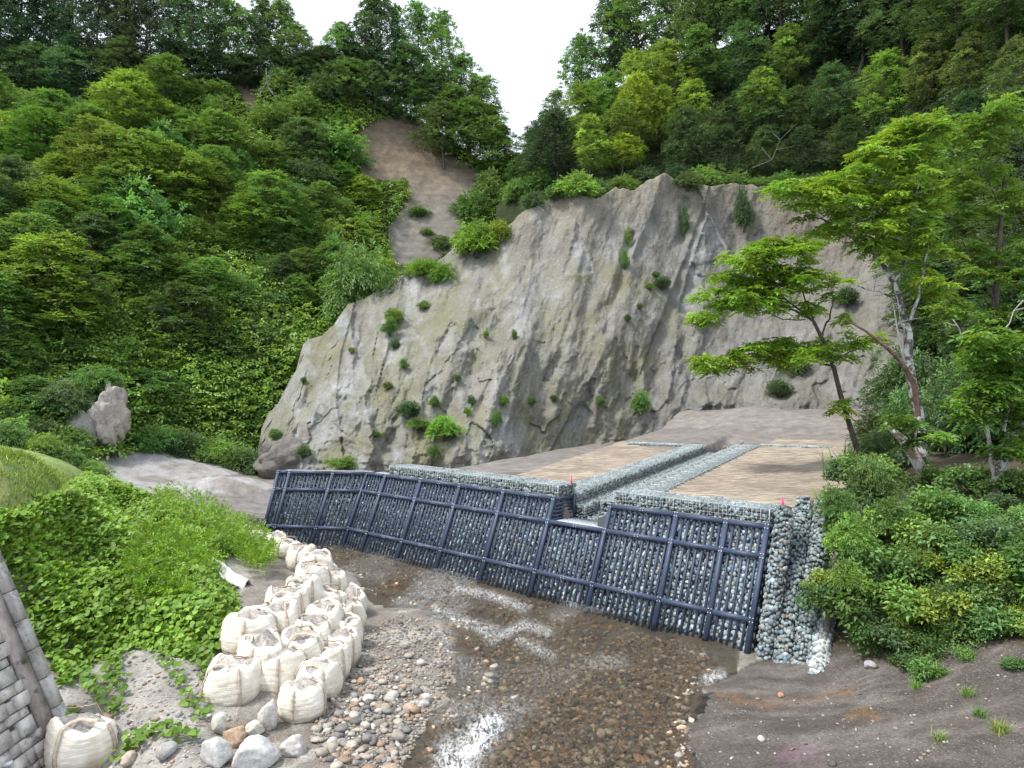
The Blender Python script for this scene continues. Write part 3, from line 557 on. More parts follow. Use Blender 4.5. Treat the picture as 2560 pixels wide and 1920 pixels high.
def stones(P, size, pal, flat=None, squash=(1, .8, .65), sizevar=.3):
    """many irregular stones in one array set; flat = normals along which each stone is flattened"""
    P = np.asarray(P, float); n = len(P); sz = size*(1+rng.uniform(-sizevar, sizevar, n)) if np.ndim(size) == 0 else size
    V = ICO_V[None]*(1+rng.uniform(-.24, .2, (n, 12, 1))); V = V*(np.array(squash)*(1+rng.uniform(-.25, .25, (n, 3))))[:, None]
    V = np.einsum('nij,nvj->nvi', randrot(n), V)*sz[:, None, None]
    if flat is not None:
        flat = np.broadcast_to(flat, (n, 3)); d = np.einsum('nvi,ni->nv', V, flat); V = V-.35*d[..., None]*flat[:, None]
    V = V+P[:, None]; T = ICO_F[None]+(np.arange(n)*12)[:, None, None]
    c = pal[rng.integers(0, len(pal), n)]*rng.uniform(.75, 1.25, (n, 1)); return V.reshape(-1, 3), T.reshape(-1, 3), np.repeat(c, 12, 0)
def stone_mesh(name, P, size, pal, **kw):
    V, T, c = stones(P, size, pal, **kw); return mesh(name, V, T, {'Col': c}, False, [M['stone']])
def rock_mesh(name, seed, sub=2, rough=.22, col=(1, 1, 1), flat=1.0, mat='stone', smooth=True, freq=1.6):
    V, T = ((ICO2_V, ICO2_F), (ICO3_V, ICO3_F), (ICO4_V, ICO4_F))[sub-1]; r = np.random.default_rng(seed); V = V.copy()
    for _ in range(7):                                   # chop flat faces
        nn = r.normal(size=3); nn /= np.linalg.norm(nn); d = V@nn; lim = r.uniform(.55, .85); V = V-np.maximum(d-lim, 0)[:, None]*nn*.85
    n_ = fbm(V[:, 0]*freq+seed, V[:, 1]*freq+V[:, 2]*freq*1.3, 4); V = V*(1+rough*n_)[:, None]; V[:, 2] *= flat
    return mesh(name, V, T, {'Col': np.tile(col, (len(V), 1))}, smooth, [M[mat]])
STONE_VARS = []
for i in range(10):
    V = ICO2_V*np.array((1, .85, .72)); r = np.random.default_rng(50+i)
    for _ in range(6):
        nn = r.normal(size=3); nn /= np.linalg.norm(nn); d = V@nn; V = V-np.maximum(d-r.uniform(.5, .8), 0)[:, None]*nn*.9
    STONE_VARS.append(mesh('stone_shape', V, ICO2_F, {'Col': np.ones((len(V), 3))}, False, [M['stone']]))

# ------------------------------------------------------------------ steel frame dam filled with stones
dam = empty('steel_dam', (*R0, 0)); tag(dam, 'long dark blue steel frame dam packed with grey green stones across the stream', 'dam')
DL = np.array([*R0, 0.])
bar_i = [0]
def dpart(name, mb, mat, parent=dam, smooth=False):
    for k_ in range(len(mb.V)): mb.V[k_] = mb.V[k_]-DL
    return link(name, mb.mesh(name, mat, smooth), parent)
def gndz(u):     # foot of the face
    return np.interp(u, [0, 6, 12, 18.85], [-.12, -.12, -.05, .0])
# posts
post_u = UP
def bolts(pts, nrm, s1, s2, par):
    mb = MB()
    for p in pts:
        for i in (-1, 1):
            for j in (-1, 1): mb.box(p+s1*i*.042+s2*j*.055-0*nrm, s1*.013, s2*.013, nrm*.012)
    return dpart('bolts', mb, M['galv'], par)
for u in post_u:
    mb = MB(); mb.bar(fp(u, gndz(u)-.15, .055), fp(u, ZT+.05, .055), D3, .135, .11); po = dpart('post', mb, M['steel'])
    zs = [ZT, ZM, ZB]; bolts([fp(u, z, .118) for z in zs], FN, D3, UPF/np.linalg.norm(UPF), po)
# horizontal beams, one per bay
for a_, b_ in zip(post_u[:-1], post_u[1:]):
    for z in (ZT, ZM, ZB):
        if z == ZT and a_ == 5.33: continue
        mb = MB(); mb.bar(fp(a_+.07, z, .045), fp(b_-.07, z, .045), UPF, .135, .11); be = dpart('beam', mb, M['steel'])
        if b_-a_ > 2: bolts([fp((a_+b_)/2, z, .107)], FN, D3*1.3, UPF/np.linalg.norm(UPF)*.6, be)
# upright bars
SP = .2
for a_, b_ in zip(post_u[:-1], post_u[1:]):
    nb = max(1, int(round((b_-a_)/SP))-1)
    for i in range(nb):
        u = a_+(b_-a_)*(i+1)/(nb+1); top = ZM if a_ == 5.33 else ZT
        mb = MB(); mb.bar(fp(u, gndz(u)-.12, 0), fp(u, top, 0), D3, .064, .05); dpart('bar', mb, M['steel'])
# left wing, turned away at the kink
Lw = np.linalg.norm(lp(1, ZT)-lp(0, ZT)); lf = [0, .38, .87, 1.0]; ld3 = (lp(1, ZT)-lp(0, ZT))/Lw
lnn = lp(.5, 1, 1)-lp(.5, 1, 0); lnn /= np.linalg.norm(lnn); lup = lp(.5, 2)-lp(.5, 1); lup /= np.linalg.norm(lup)
for f in lf[1:]:
    mb = MB(); mb.bar(lp(f, -.1, .055), lp(f, ZT+.05, .055), ld3, .135, .11); po = dpart('post', mb, M['steel'])
    bolts([lp(f, z, .118) for z in (ZT, ZM, ZB)], lnn, ld3, lup, po)
for a_, b_ in zip(lf[:-1], lf[1:]):
    for z in (ZT, ZM, ZB):
        mb = MB(); mb.bar(lp(a_+.07/Lw, z, .045), lp(b_-.07/Lw, z, .045), lup, .135, .11); dpart('beam', mb, M['steel'])
    nb = max(1, int(round((b_-a_)*Lw/SP))-1)
    for i in range(nb):
        f = a_+(b_-a_)*(i+1)/(nb+1); mb = MB(); mb.bar(lp(f, -.1, 0), lp(f, ZT, 0), ld3, .064, .05); dpart('bar', mb, M['steel'])
# dark backing behind the stones
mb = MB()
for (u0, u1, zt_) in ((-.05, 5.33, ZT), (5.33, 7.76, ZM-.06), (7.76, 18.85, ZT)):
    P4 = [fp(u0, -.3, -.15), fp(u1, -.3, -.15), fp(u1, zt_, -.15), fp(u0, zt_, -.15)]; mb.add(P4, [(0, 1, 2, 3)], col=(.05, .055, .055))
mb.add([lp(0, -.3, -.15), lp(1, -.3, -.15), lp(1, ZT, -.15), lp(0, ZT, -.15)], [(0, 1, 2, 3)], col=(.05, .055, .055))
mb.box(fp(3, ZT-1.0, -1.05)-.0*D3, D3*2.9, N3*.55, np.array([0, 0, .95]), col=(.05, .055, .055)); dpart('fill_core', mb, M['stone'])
# stone fill: the 300 nearest stones singly, the rest as one part
pts, nrm, zl = [], [], []
row = 0; z = -.15
while z < ZT-.02:
    for u in np.arange(-.02+(row % 2)*.07, 18.85, .142):
        if 5.33 < u < 7.76 and z > ZM-.08: continue
        pts.append(fp(u+rng.uniform(-.03, .03), z+rng.uniform(-.025, .025), -.092+rng.uniform(-.025, .015))); nrm.append(FN)
    for f in np.arange(.01, 1, .142/Lw):
        pts.append(lp(f+rng.uniform(-.007, .007), z+rng.uniform(-.025, .025), -.092+rng.uniform(-.025, .015))); nrm.append(lnn)
    z += .108; row += 1
pts = np.array(pts); nrm = np.array(nrm); order = np.argsort(pts[:, 1]); near_, far_ = order[:300], order[300:]
for i in near_:
    c = GREEN[rng.integers(len(GREEN))]*rng.uniform(1.1, 1.75); o = link('fill_stone', STONE_VARS[rng.integers(10)], dam, pts[i]-DL, color=c)
    o.rotation_euler = rng.uniform(0, 6.28, 3); s_ = .096*rng.uniform(.8, 1.25); o.scale = (s_, s_, s_)
V, T, c = stones(pts[far_]-DL, .095, GREEN*1.45, nrm[far_]); tag(link('stone_fill', mesh('stone_fill', V, T, {'Col': c}, False, [M['stone']]), dam), kind='stuff')
# grating decks: pale bars on the spillway sill and on the wing
def deck(base_pts, depth, dirv, n_, label):
    for i in range(n_):
        f = (i+.5)/n_; p = base_pts(f); mb = MB(); mb.bar(p-dirv*.0, p+dirv*depth, np.cross(dirv, [0, 0, 1]), .058, .05); dpart('deck_bar', mb, M['galv'])
deck(lambda f: fp(5.42+f*2.24, ZM+.035, -.06), .95, N3, 19, '')
lback = np.array([-lnn[0], -lnn[1], 0]); lback /= np.linalg.norm(lback)
deck(lambda f: lp(f, ZT+.02, -.06), .85, lback, 30, ''); deck(lambda f: fp(17.5+f*1.3, ZT+.02, -.06), .75, N3, 9, '')
mb = MB(); q0 = fp(5.33, ZM-.05, -.02); q1 = fp(7.76, ZM-.05, -.02); mb.add([q0, q1, q1+N3*1.3, q0+N3*1.3], [(0, 1, 2, 3)], col=(.06, .06, .06))
mb.add([lp(0, ZT-.06, 0), lp(1, ZT-.06, 0), lp(1, ZT-.06, 0)+lback*1.0, fp(17.4, ZT-.06)+N3*1.2], [(0, 1, 2, 3)], col=(.06, .06, .06)); dpart('deck_base', mb, M['stone'])
# side grilles: left cheek of the spillway and the near end of the wall
for u, zlo, nb, dep in ((7.70, ZM, 6, 1.05), (-.02, .2, 20, .95)):
    for i in range(nb):
        z = zlo+(ZT-zlo)*(i+.6)/(nb); mb = MB(); mb.bar(fp(u, z, -.02), fp(u, z, -.02)+N3*dep, [0, 0, 1], .06, .06); dpart('side_bar', mb, M['steel'])
    pb_ = fp(u, zlo-.05, 0)+N3*(dep+KB*(ZT-zlo)); mb = MB(); mb.bar(pb_, pb_+np.array([0, 0, ZT-zlo+.12]), D3, .12, .12); dpart('post', mb, M['steel'])
    mb = MB(); mb.bar(fp(u, ZT, 0), fp(u, ZT, 0)+N3*dep, [0, 0, 1], .11, .1); dpart('beam', mb, M['steel'])
mb = MB(); b0 = fp(5.33, ZM+.02, 0)+N3*1.0; mb.bar(b0, b0+D3*2.43, [0, 0, 1], .1, .1); dpart('beam', mb, M['steel'])
# stones seen behind the near end grille and the spillway cheek
ep = [fp(-.0, z, -.1)+N3*s_+rng.normal(0, .02, 3)+D3*.10 for z in np.arange(0, ZT, .12) for s_ in np.arange(.05, 1.0, .14)]
ep += [fp(7.76, z, -.1)+N3*s_+rng.normal(0, .02, 3)+D3*.06 for z in np.arange(ZM, ZT, .12) for s_ in np.arange(.05, 1.1, .14)]
tag(link('end_stones', stone_mesh('end_stones', np.array(ep)-DL, .09, GREEN), dam), kind='stuff')

# ------------------------------------------------------------------ gabions: wire baskets of stones
m_, t_, b_ = newmat('gabion_wire'); base(t_, b_, (.45, .49, .50), .5, .5); b_.inputs['Metallic'].default_value = .2; M['wire'] = m_
def basket_mesh(L, Wd, H, seed, front=True, ends=True):
    """local frame: x along, y depth (0 = front), z up"""
    global rng
    keep = rng; rng = np.random.default_rng(seed); st = .115; P = []
    for x in np.arange(.06, L, st):
        for y in np.arange(.06, Wd, st): P.append((x, y, H-.045))
        for z in np.arange(.05, H-.05, st*.85): P.append((x, .05, z)); P.append((x, Wd-.05, z))
    for y in np.arange(.1, Wd, st):
        for z in np.arange(.05, H-.05, st*.85): P.append((.05, y, z)); P.append((L-.05, y, z))
    P = np.array(P)+rng.normal(0, .022, (len(P), 3)); V, T, c = stones(P, .078, GREEN*1.08); rng = keep
    mb = MB(); mb.box((L/2, Wd/2, H/2-.02), (L/2-.06, 0, 0), (0, Wd/2-.06, 0), (0, 0, H/2-.05), (.05, .055, .055)); V2 = np.concatenate(mb.V); q2 = np.array(mb.Q[0])
    w_ = MB(); e = .007
    X0, X1, Y0, Y1, Z0, Z1 = 0, L, -.005, Wd+.005, 0, H+.02
    for y in (Y0, Y1):
        for z in (Z0+.03, Z1): w_.bar((X0, y, z), (X1, y, z), (0, 1, 0), e*2, e*2)
    for x in (X0, X1):
        for z in (Z0+.03, Z1): w_.bar((x, Y0, z), (x, Y1, z), (1, 0, 0), e*2, e*2)
        for y in (Y0, Y1): w_.bar((x, y, Z0), (x, y, Z1), (1, 0, 0), e*2, e*2)
    for x in np.arange(.13, L, .13):
        w_.bar((x, Y0, Z1), (x, Y1, Z1), (1, 0, 0), e, e); w_.bar((x, Y0, Z0), (x, Y0, Z1), (1, 0, 0), e, e)
    for y in np.arange(.13, Wd, .13): w_.bar((0, y, Z1), (L, y, Z1), (0, 1, 0), e, e)
    for z in np.arange(.13, H, .13): w_.bar((0, Y0, z), (L, Y0, z), (0, 1, 0), e, e)
    Vw = np.concatenate(w_.V); qw = np.concatenate([np.array(q) for q in w_.Q])
    st_me = mesh('gabion_basket', np.concatenate([V, V2]), [T, q2+len(V)], {'Col': np.concatenate([c, np.tile((.05, .055, .055), (len(V2), 1))])}, False, [M['stone']])
    wi_me = mesh('wire_mesh', Vw, qw, None, False, [M['wire']]); return st_me, wi_me
def gabion_row(label, p0, direc, back, z_of, L, Wd, H, n_, vars_, cat='gabion', grp='gabion rows of the terrace'):
    """n_ baskets of length L from p0 along direc; back = horizontal unit vector to the rear"""
    direc, back = np.asarray(direc, float), np.asarray(back, float); root = empty('gabion_wall', (*p0, z_of(0)))
    for i in range(n_):
        me, wi = vars_[i % len(vars_)]; o = link('gabion_basket', me, root)
        x3 = np.array([*direc, (z_of(i+1)-z_of(i))/L]); x3 = x3/np.linalg.norm(x3); y3 = np.array([*back, 0.]); z3 = np.cross(x3, y3)
        if z3[2] < 0: z3 = -z3
        mt = Matrix(((x3[0], y3[0], z3[0], 0), (x3[1], y3[1], z3[1], 0), (x3[2], y3[2], z3[2], 0), (0, 0, 0, 1)))
        mt.translation = Vector((*(direc*L*i), z_of(i)-z_of(0))); o.matrix_local = mt
        wo_ = link('wire_mesh', wi, o)
    return tag(root, label, cat, grp)
VA = [basket_mesh(1.94, 1.0, .5, s) for s in (1, 2)]
p = wxy(7.72, 1.42); gabion_row('long stone gabion row on top of the left steel wall', p, dv, nv, lambda i: ZT-.06, 1.94, 1.0, .5, 5, VA)
VB = [basket_mesh(1.77, 1.0, .52, s) for s in (3, 4)]
p = wxy(.02, 1.42); gabion_row('short stone gabion row on top of the right steel wall', p, dv, nv, lambda i: ZT-.06, 1.77, 1.0, .52, 3, VB)
VC = [basket_mesh(1.98, 1.05, .42, s) for s in (5, 6, 7)]
zw = lambda r_: (lambda i: float(zt(us(*W(i*1.98, r_))[1])))
g_ = zw(0); gabion_row('upper tier of the stepped stone gabion wall along the spillway channel', W(0, .05), CD, -CR, lambda i: g_(i)-.32, 1.98, 1.05, .42, 9, VC)
g2_ = zw(.4); gabion_row('lower tier of the stepped stone gabion wall along the spillway channel', W(.0, .42), CD, -CR, lambda i: g2_(i)-.75, 1.98, 1.05, .42, 9, VC)
g3_ = zw(2); gabion_row('flat stone gabion strip edging the right straw mat', W(-.9, 1.45), CD, CR, lambda i: g3_(i-.25)-.36, 1.98, 1.3, .42, 10, [basket_mesh(1.98, 1.3, .42, 9)])
VD = [basket_mesh(1.9, .8, .3, 11)]
ge = zw(0); gabion_row('short stone strip turning left at the far end of the channel', W(CL-.4, -1.0), -CR, CD, lambda i: float(zt(us(*W(CL, -2))[1]))-.21, 1.9, .8, .3, 2, VD)
gabion_row('short stone strip turning right at the far end of the channel', W(CL+1.2, 2.75), CR, CD, lambda i: float(zt(us(*W(CL+1, 4))[1]))-.21, 1.9, .8, .3, 2, VD)
P = np.array([[*W(a, r), 0] for a, r in zip(rng.uniform(-.6, CL, 1500), rng.uniform(.35, 1.5, 1500))]); P[:, 2] = ground_z(P[:, 0], P[:, 1])+.03
tag(link('channel_bed', stone_mesh('channel_bed', P, .085, GREEN*1.05)), 'loose grey stones covering the floor of the spillway channel', 'stones', kind='stuff')
P = np.array([[*W(a, r), 0] for a, r in zip(rng.uniform(CL, CL+3.5, 160), rng.normal(.75, .22, 160))]); P[:, 2] = ground_z(P[:, 0], P[:, 1])+.05
tag(link('rubble', stone_mesh('rubble', P, .13, GREEN)), 'loose rubble tipped at the far mouth of the channel', 'rubble', kind='stuff')
# pink survey stakes
for (u, s_), lb in (((7.72, 2.2), 'small pink survey stake at the spillway end of the left gabion'), ((-.05, 2.2), 'small pink survey stake at the near end of the right gabion')):
    mb = MB(); mb.box((0, 0, .14), (.025, 0, 0), (0, .025, 0), (0, 0, .14)); mb.box((0, 0, .30), (.012, 0, 0), (0, .012, 0), (0, 0, .03)); tag(link('survey_stake', mb.mesh('survey_stake', M['pink']), None, (*wxy(u, s_), ZT+.42)), lb, 'stake', 'survey stakes')

# stone sausages leaning on the bank beside the near end
for k_, (bx, by, tx, ty, mort, lb) in enumerate([(1912,1652,1964,1268,0,'stone filled mesh roll beside the near end post of the dam'),(1956,1668,2012,1252,0,'stone filled mesh roll in the middle of the three'),(2002,1680,2060,1256,0,'stone filled mesh roll beside the mortared stone strip'),(2042,1702,2100,1270,1,'mortared pale stone strip at the outer edge of the rolls')]):
    A = gp(bx, by, -.1); B = gp(tx, ty, 3.62 if not mort else 3.2); ax = B-A; Lr = np.linalg.norm(ax); ax /= Lr
    sd_ = np.cross(ax, [0, 0, 1]); sd_ /= np.linalg.norm(sd_); up_ = np.cross(sd_, ax); 
    if up_[2] < 0: up_ = -up_
    R_ = .275 if not mort else .29; P = []; Nn = []
    for tt in np.arange(0, Lr, .125):
        for th in np.radians(np.arange(-100, 101, 24)):
            nn = np.cos(th)*up_+np.sin(th)*sd_; P.append(A+ax*(tt+rng.uniform(-.06, .06))+nn*(R_-.06+rng.uniform(-.03, .03))); Nn.append(nn)
    P = np.array(P); root = empty('stone_roll' if not mort else 'mortared_edge', A); V, T, c = stones(P-A, .082 if not mort else .085, GREEN*1.05 if not mort else GREEN*1.1+.05, np.array(Nn))
    tag(link('stones', mesh('stones', V, T, {'Col': c}, False, [M['stone']]), root), kind='stuff')
    mb = MB(); mb.tube([A-A-ax*.1, ax*Lr*.5, ax*Lr], [R_-(.1 if not mort else .045)]*3, 14, (.06, .065, .065) if not mort else (.55, .54, .50)); link('core' if not mort else 'mortar', mb.mesh('core', M['stone'] if not mort else M['concrete'], True), root)
    tag(root, lb, 'stone roll' if not mort else 'stone edge', 'leaning stone rolls')
A = gp(2058, 1690, -.2); B = gp(2115, 1275, 3.3); mb = MB(); mb.bar(A, B, np.cross(B-A, [0, 0, 1]), .14, 1.0, (.17, .15, .13)); tag(link('concrete_wall', mb.mesh('concrete_wall', M['concrete'])), 'narrow dark stained concrete end wall beside the mortared stones', 'wall')

# ------------------------------------------------------------------ sandbags
def bag_meshes(seed, open_=.62, slump=0.0):
    r = np.random.default_rng(seed); nz_, ns = 20, 44; th = np.arange(ns)/ns*2*np.pi; V = []; C = []; H = 1.0
    prof_h = np.linspace(0, 1, nz_); ph = r.uniform(0, 6.28, 6)
    rad = np.interp(prof_h, [0, .06, .25, .5, .75, .92, 1], [.40, .50, .565, .575, .54, .50, .455])
    for i, h in enumerate(prof_h):
        sq = 1+.055*np.cos(4*th+ph[0])*np.sin(np.pi*min(h*1.1, 1)); rr = rad[i]*sq*(1+.03*np.sin(2*th+ph[1])+.035*fbm(np.cos(th)*1.6+seed, np.sin(th)*1.6+h*4, 4))
        fold = .014*np.sin(th*11+h*5+ph[2])*np.abs(np.sin(h*9+ph[3]))+.010*np.sin(h*46+3*np.sin(2*th+ph[4])+ph[5])
        rr = rr+fold*(1-h*.2); zz = h*.86+.05*np.sin(th*2+ph[3])*h**3+.04*np.sin(th*3+ph[4])*h**4-slump*h*h*(.5+.5*np.cos(th+ph[1]))
        V.append(np.stack([rr*np.cos(th), rr*np.sin(th), zz], -1))
        dirt = np.clip(.36-h+.26*fbm(np.cos(th)*2+seed, np.sin(th)*2+h*3, 3), 0, .30)/.30
        C.append(np.array((.68, .64, .565))*(1-dirt[:, None]*.72)+np.array((.24, .19, .125))*dirt[:, None]*.72)
    # rim folded inward over the soil
    top = V[-1]; inn = top*np.array((open_/.455*.45+.2, open_/.455*.45+.2, 1)); inn = top.copy(); q = (.86+.07*np.sin(th*5+ph[2])+.08*fbm(th*2, th*0+seed, 3))[:, None]
    inn[:, :2] *= q; inn[:, 2] += .03+.03*np.sin(th*7+ph[5]); V.append(inn); C.append(np.tile((.76, .73, .665), (ns, 1)))
    inn2 = inn.copy(); inn2[:, :2] *= .93; inn2[:, 2] -= .09; V.append(inn2); C.append(np.tile((.60, .57, .51), (ns, 1)))
    V = np.array(V); n_ = len(V); Q = [(i*ns+j, i*ns+(j+1) % ns, (i+1)*ns+(j+1) % ns, (i+1)*ns+j) for i in range(n_-1) for j in range(ns)]
    body = mesh('body', V.reshape(-1, 3), np.array(Q), {'Col': np.concatenate(C)}, True, [M['bag']])
    rr_ = np.linspace(0, 1, 9); S_v = []; 
    for q in rr_: S_v.append(np.stack([inn[:, 0]*q, inn[:, 1]*q, (inn[:, 2]-.06)*q+(1-q)*.86+.06*(1-q*q)+.05*fbm(inn[:, 0]*q*5+seed, inn[:, 1]*q*5, 3)], -1))
    S_v = np.array(S_v); Qs = [(i*ns+j, i*ns+(j+1) % ns, (i+1)*ns+(j+1) % ns, (i+1)*ns+j) for i in range(8) for j in range(ns)]
    soil = mesh('soil_fill', S_v.reshape(-1, 3), np.array(Qs), {'Col': np.tile((.33, .30, .27), (S_v.size//3, 1)), 'grav': np.full(S_v.size//3, .6), 'wet': np.zeros(S_v.size//3)}, True, [M['ground']])
    straps = []
    for k_ in range(4):
        a = ph[0]+k_*np.pi/2+.3; j = int((a % (2*np.pi))/(2*np.pi)*ns); path = [V[i, j]*np.array((1.022, 1.022, 1)) for i in range(1, nz_)]
        a2 = a+np.pi/2*r.uniform(.6, 1.0); nxt = V[nz_-1, int((a2 % (2*np.pi))/(2*np.pi)*ns)]; p0 = path[-1]
        if k_ in (0, 2):
            for f in np.linspace(.12, 1, 9):
                m0 = p0*(1-f)+nxt*f; m0 = m0*np.array((1-.35*math.sin(f*math.pi), 1-.35*math.sin(f*math.pi), 1)); m0[2] = max(m0[2]-.03, .86)+.035*math.sin(f*math.pi)*r.uniform(.3, 1.3)+.02; path.append(m0)
        path = np.array(path); tg = np.gradient(path, axis=0); sd_ = np.cross(tg, np.stack([path[:, 0], path[:, 1], 0*path[:, 0]+.25], -1)); sd_ /= np.linalg.norm(sd_, axis=1)[:, None]+1e-9
        A_ = path+sd_*.032; B_ = path-sd_*.032; outw = path*np.array((1, 1, .3)); outw /= np.linalg.norm(outw, axis=1)[:, None]; A2 = A_+outw*.012; B2 = B_+outw*.012; n2 = len(path)
        Vs = np.concatenate([A_, B_, A2, B2]); Qs = []
        for i in range(n2-1):
            for (x, y) in ((0, 2), (2, 3), (3, 1)): Qs.append((x*n2+i, x*n2+i+1, y*n2+i+1, y*n2+i))
        straps.append(mesh('strap', Vs, np.array(Qs), None, True, [M['strap']]))
    return body, soil, straps
BAGV = [bag_meshes(s, slump=sl) for s, sl in ((101, 0), (102, .1), (103, .05), (104, .16), (105, .03), (106, .22))]
BAGS = [ # px, py of the foot, z, diameter, height, variant, label
 (586,1782,.12,1.18,1.02,0,'open sandbag nearest the boulders with a grey stone on its soil'),
 (702,1752,.14,1.22,1.05,2,'full open sandbag between the nearest bag and the low front bag'),
 (756,1813,.10,.98,.82,4,'low sandbag at the front of the river side row'),
 (798,1764,.10,.98,.86,0,'second sandbag in the outer river side row'),
 (826,1714,.10,1.0,.9,1,'third sandbag in the outer river side row'),
 (850,1676,.10,1.0,.92,4,'fourth sandbag in the outer river side row'),
 (860,1636,.10,1.0,.95,2,'fifth sandbag in the outer river side row'),
 (866,1590,.10,1.0,.95,3,'sixth sandbag in the outer river side row'),
 (876,1548,.06,1.0,.9,5,'farthest sandbag in the outer row beside the gravel bar'),
 (752,1692,.36,1.12,1.0,1,'nearest sandbag of the middle tier'),
 (778,1650,.38,1.12,1.0,4,'second sandbag of the middle tier with two green leaves on it'),
 (808,1610,.42,1.1,1.0,0,'third sandbag of the middle tier'),
 (822,1560,.42,1.08,1.0,3,'fourth sandbag of the middle tier'),
 (826,1512,.40,1.08,1.0,2,'fifth sandbag of the middle tier'),
 (808,1470,.38,1.05,.95,5,'sixth sandbag of the middle tier by the water'),
 (624,1650,.70,1.28,1.05,4,'big pale square shouldered sandbag at the near end of the top tier'),
 (690,1616,.74,1.15,1.02,1,'second sandbag of the top tier'),
 (718,1578,.76,1.15,1.05,0,'third sandbag of the top tier'),
 (760,1538,.78,1.12,1.05,2,'fourth sandbag of the top tier'),
 (782,1498,.78,1.1,1.05,3,'fifth sandbag of the top tier'),
 (790,1460,.74,1.1,1.0,4,'sixth sandbag of the top tier'),
 (756,1432,.66,1.08,.95,1,'seventh sandbag of the top tier beside the green weeds'),
 (722,1402,.5,1.05,.85,5,'slumped sandbag near the far end of the top tier'),
 (690,1378,.35,1.0,.75,3,'slumped sandbag where the row meets the far bank'),
 (630,1358,.3,1.0,.7,5,'farthest sandbag half hidden by weeds near the dam wing'),
 (205,1950,-.33,1.28,1.12,5,'white sandbag alone beside the block wall in the bottom left corner'),
 (655,1700,.5,1.12,.95,3,'sandbag wedged between the top tier and the nearest bag')]
for px, py, z, dia, h, v, lb in BAGS:
    p = gp(px, py, z); p[1] += dia*.40; p[0] += (px-CX)/F*dia*.4
    root = empty('sandbag', p, rng.uniform(0, 6.28), (dia/1.12, dia/1.12, h)); body, soil, straps = BAGV[v]
    link('body', body, root); link('soil_fill', soil, root)
    for s_ in straps: link('strap', s_, root)
    tag(root, lb, 'sandbag', 'sandbags stacked along the stream')

# ------------------------------------------------------------------ boulders, cobbles, gravel
BL = [(545,1895-60,.55,.40,.42,(.52,.50,.46),'pale speckled boulder with a bent shape left of the largest boulder',(445,515,1700)), ]
def boulder(px, py, sx_, sy_, sz_, seed, colr, lb, rz, tilt=0):
    p = gp(px, py, .12); gz_ = gz1(p[0], p[1]); o = link('boulder', rock_mesh('boulder', seed, 3, .16, colr, freq=2.4), None, (p[0], p[1], gz_+sz_*.55), scale=(sx_, sy_, sz_)); o.rotation_euler = (tilt, tilt*.6, rz); tag(o, lb, 'boulder', 'boulders below the sandbags'); return o
for i, a_ in enumerate([(640,1916,.43,.32,.32,(.44,.43,.415),'largest rounded pale boulder in the foreground cluster',.3,.1),(540,1912,.36,.26,.28,(.40,.395,.38),'pale speckled boulder left of the largest one',-.5,.2),(668,1822,.20,.19,.40,(.48,.455,.42),'upright pale pointed boulder against the sandbags',.2,.12),
    (547,1838,.20,.18,.26,(.45,.43,.38),'small upright cream boulder beside the rusty one',.9,.1),(588,1862,.25,.22,.24,(.36,.25,.17),'rusty brown stained boulder in the foreground cluster',.4,.1),(636,1842,.21,.2,.2,(.43,.39,.335),'small cream boulder wedged behind the largest one',1.4,.1),(738,1885,.30,.22,.20,(.40,.375,.35),'flat angular grey slab beside the cobbles',.8,.3)]):
    boulder(*a_[:5], 300+i, a_[5], a_[6], a_[7], a_[8])
COB = [rock_mesh('cobble', 400+i, 1, .1, (1, 1, 1), .62) for i in range(8)]
n_ = 0
while n_ < 230:
    px, py = rng.uniform(760, 1090), rng.uniform(1640, 1935)
    if not inpoly(np.array(px), np.array(py), [(800,1920),(790,1830),(850,1760),(930,1720),(1040,1720),(1085,1745),(1030,1800),(1000,1900),(960,1940)]) and rng.random() > .08: continue
    p = gp(px, py, .1); sz_ = rng.choice([.06, .08, .1, .13, .16], p=[.3, .3, .22, .13, .05])*rng.uniform(.8, 1.2); z = gz1(p[0], p[1])
    if z < -.06: continue
    o = link('cobble', COB[rng.integers(8)], None, (p[0], p[1], z+sz_*.38), rng.uniform(0, 6.28), (sz_, sz_*rng.uniform(.7, 1), sz_*rng.uniform(.7, 1)), RIVER[(ci := int(rng.integers(len(RIVER))))]*rng.uniform(.8, 1.0)); n_ += 1
    cn_ = ['tan', 'brown', 'dark grey', 'pale tan', 'rusty', 'grey', 'cream', 'orange brown', 'charcoal'][ci]; tag(o, f'{"large" if sz_ > .125 else "medium" if sz_ > .085 else "small"} {cn_} rounded cobble on the gravel bar, {"waterside" if px > 960 else "bag side"} {"near" if py > 1800 else "far"} part', 'cobble', 'cobbles on the gravel bar')
def scatter_px(poly, n, zguess):
    P_ = np.array(poly); out = np.zeros((0, 3))
    while len(out) < n:
        q = rng.uniform(P_.min(0), P_.max(0), (n, 2)); q = q[inpoly(q[:, 0], q[:, 1], poly)]
        g = np.array([gp(a, b, zguess) for a, b in q]).reshape(-1, 3); out = np.concatenate([out, g])
    out = out[:n]; out[:, 2] = ground_z(out[:, 0], out[:, 1]); return out
P = scatter_px([(800,1920),(780,1800),(880,1600),(1000,1530),(1120,1560),(1130,1690),(1080,1770),(1000,1920)], 3600, .1); sz_ = rng.gamma(2.2, .011, len(P))+.012; P[:, 2] += sz_*.25
V, T, c = stones(P, sz_, RIVER*.85, np.array([0, 0, 1.])); tag(link('gravel', mesh('gravel', V, T, {'Col': c}, False, [M['stone']])), 'small mixed gravel spread over the bar beside the stream', 'gravel', kind='stuff')
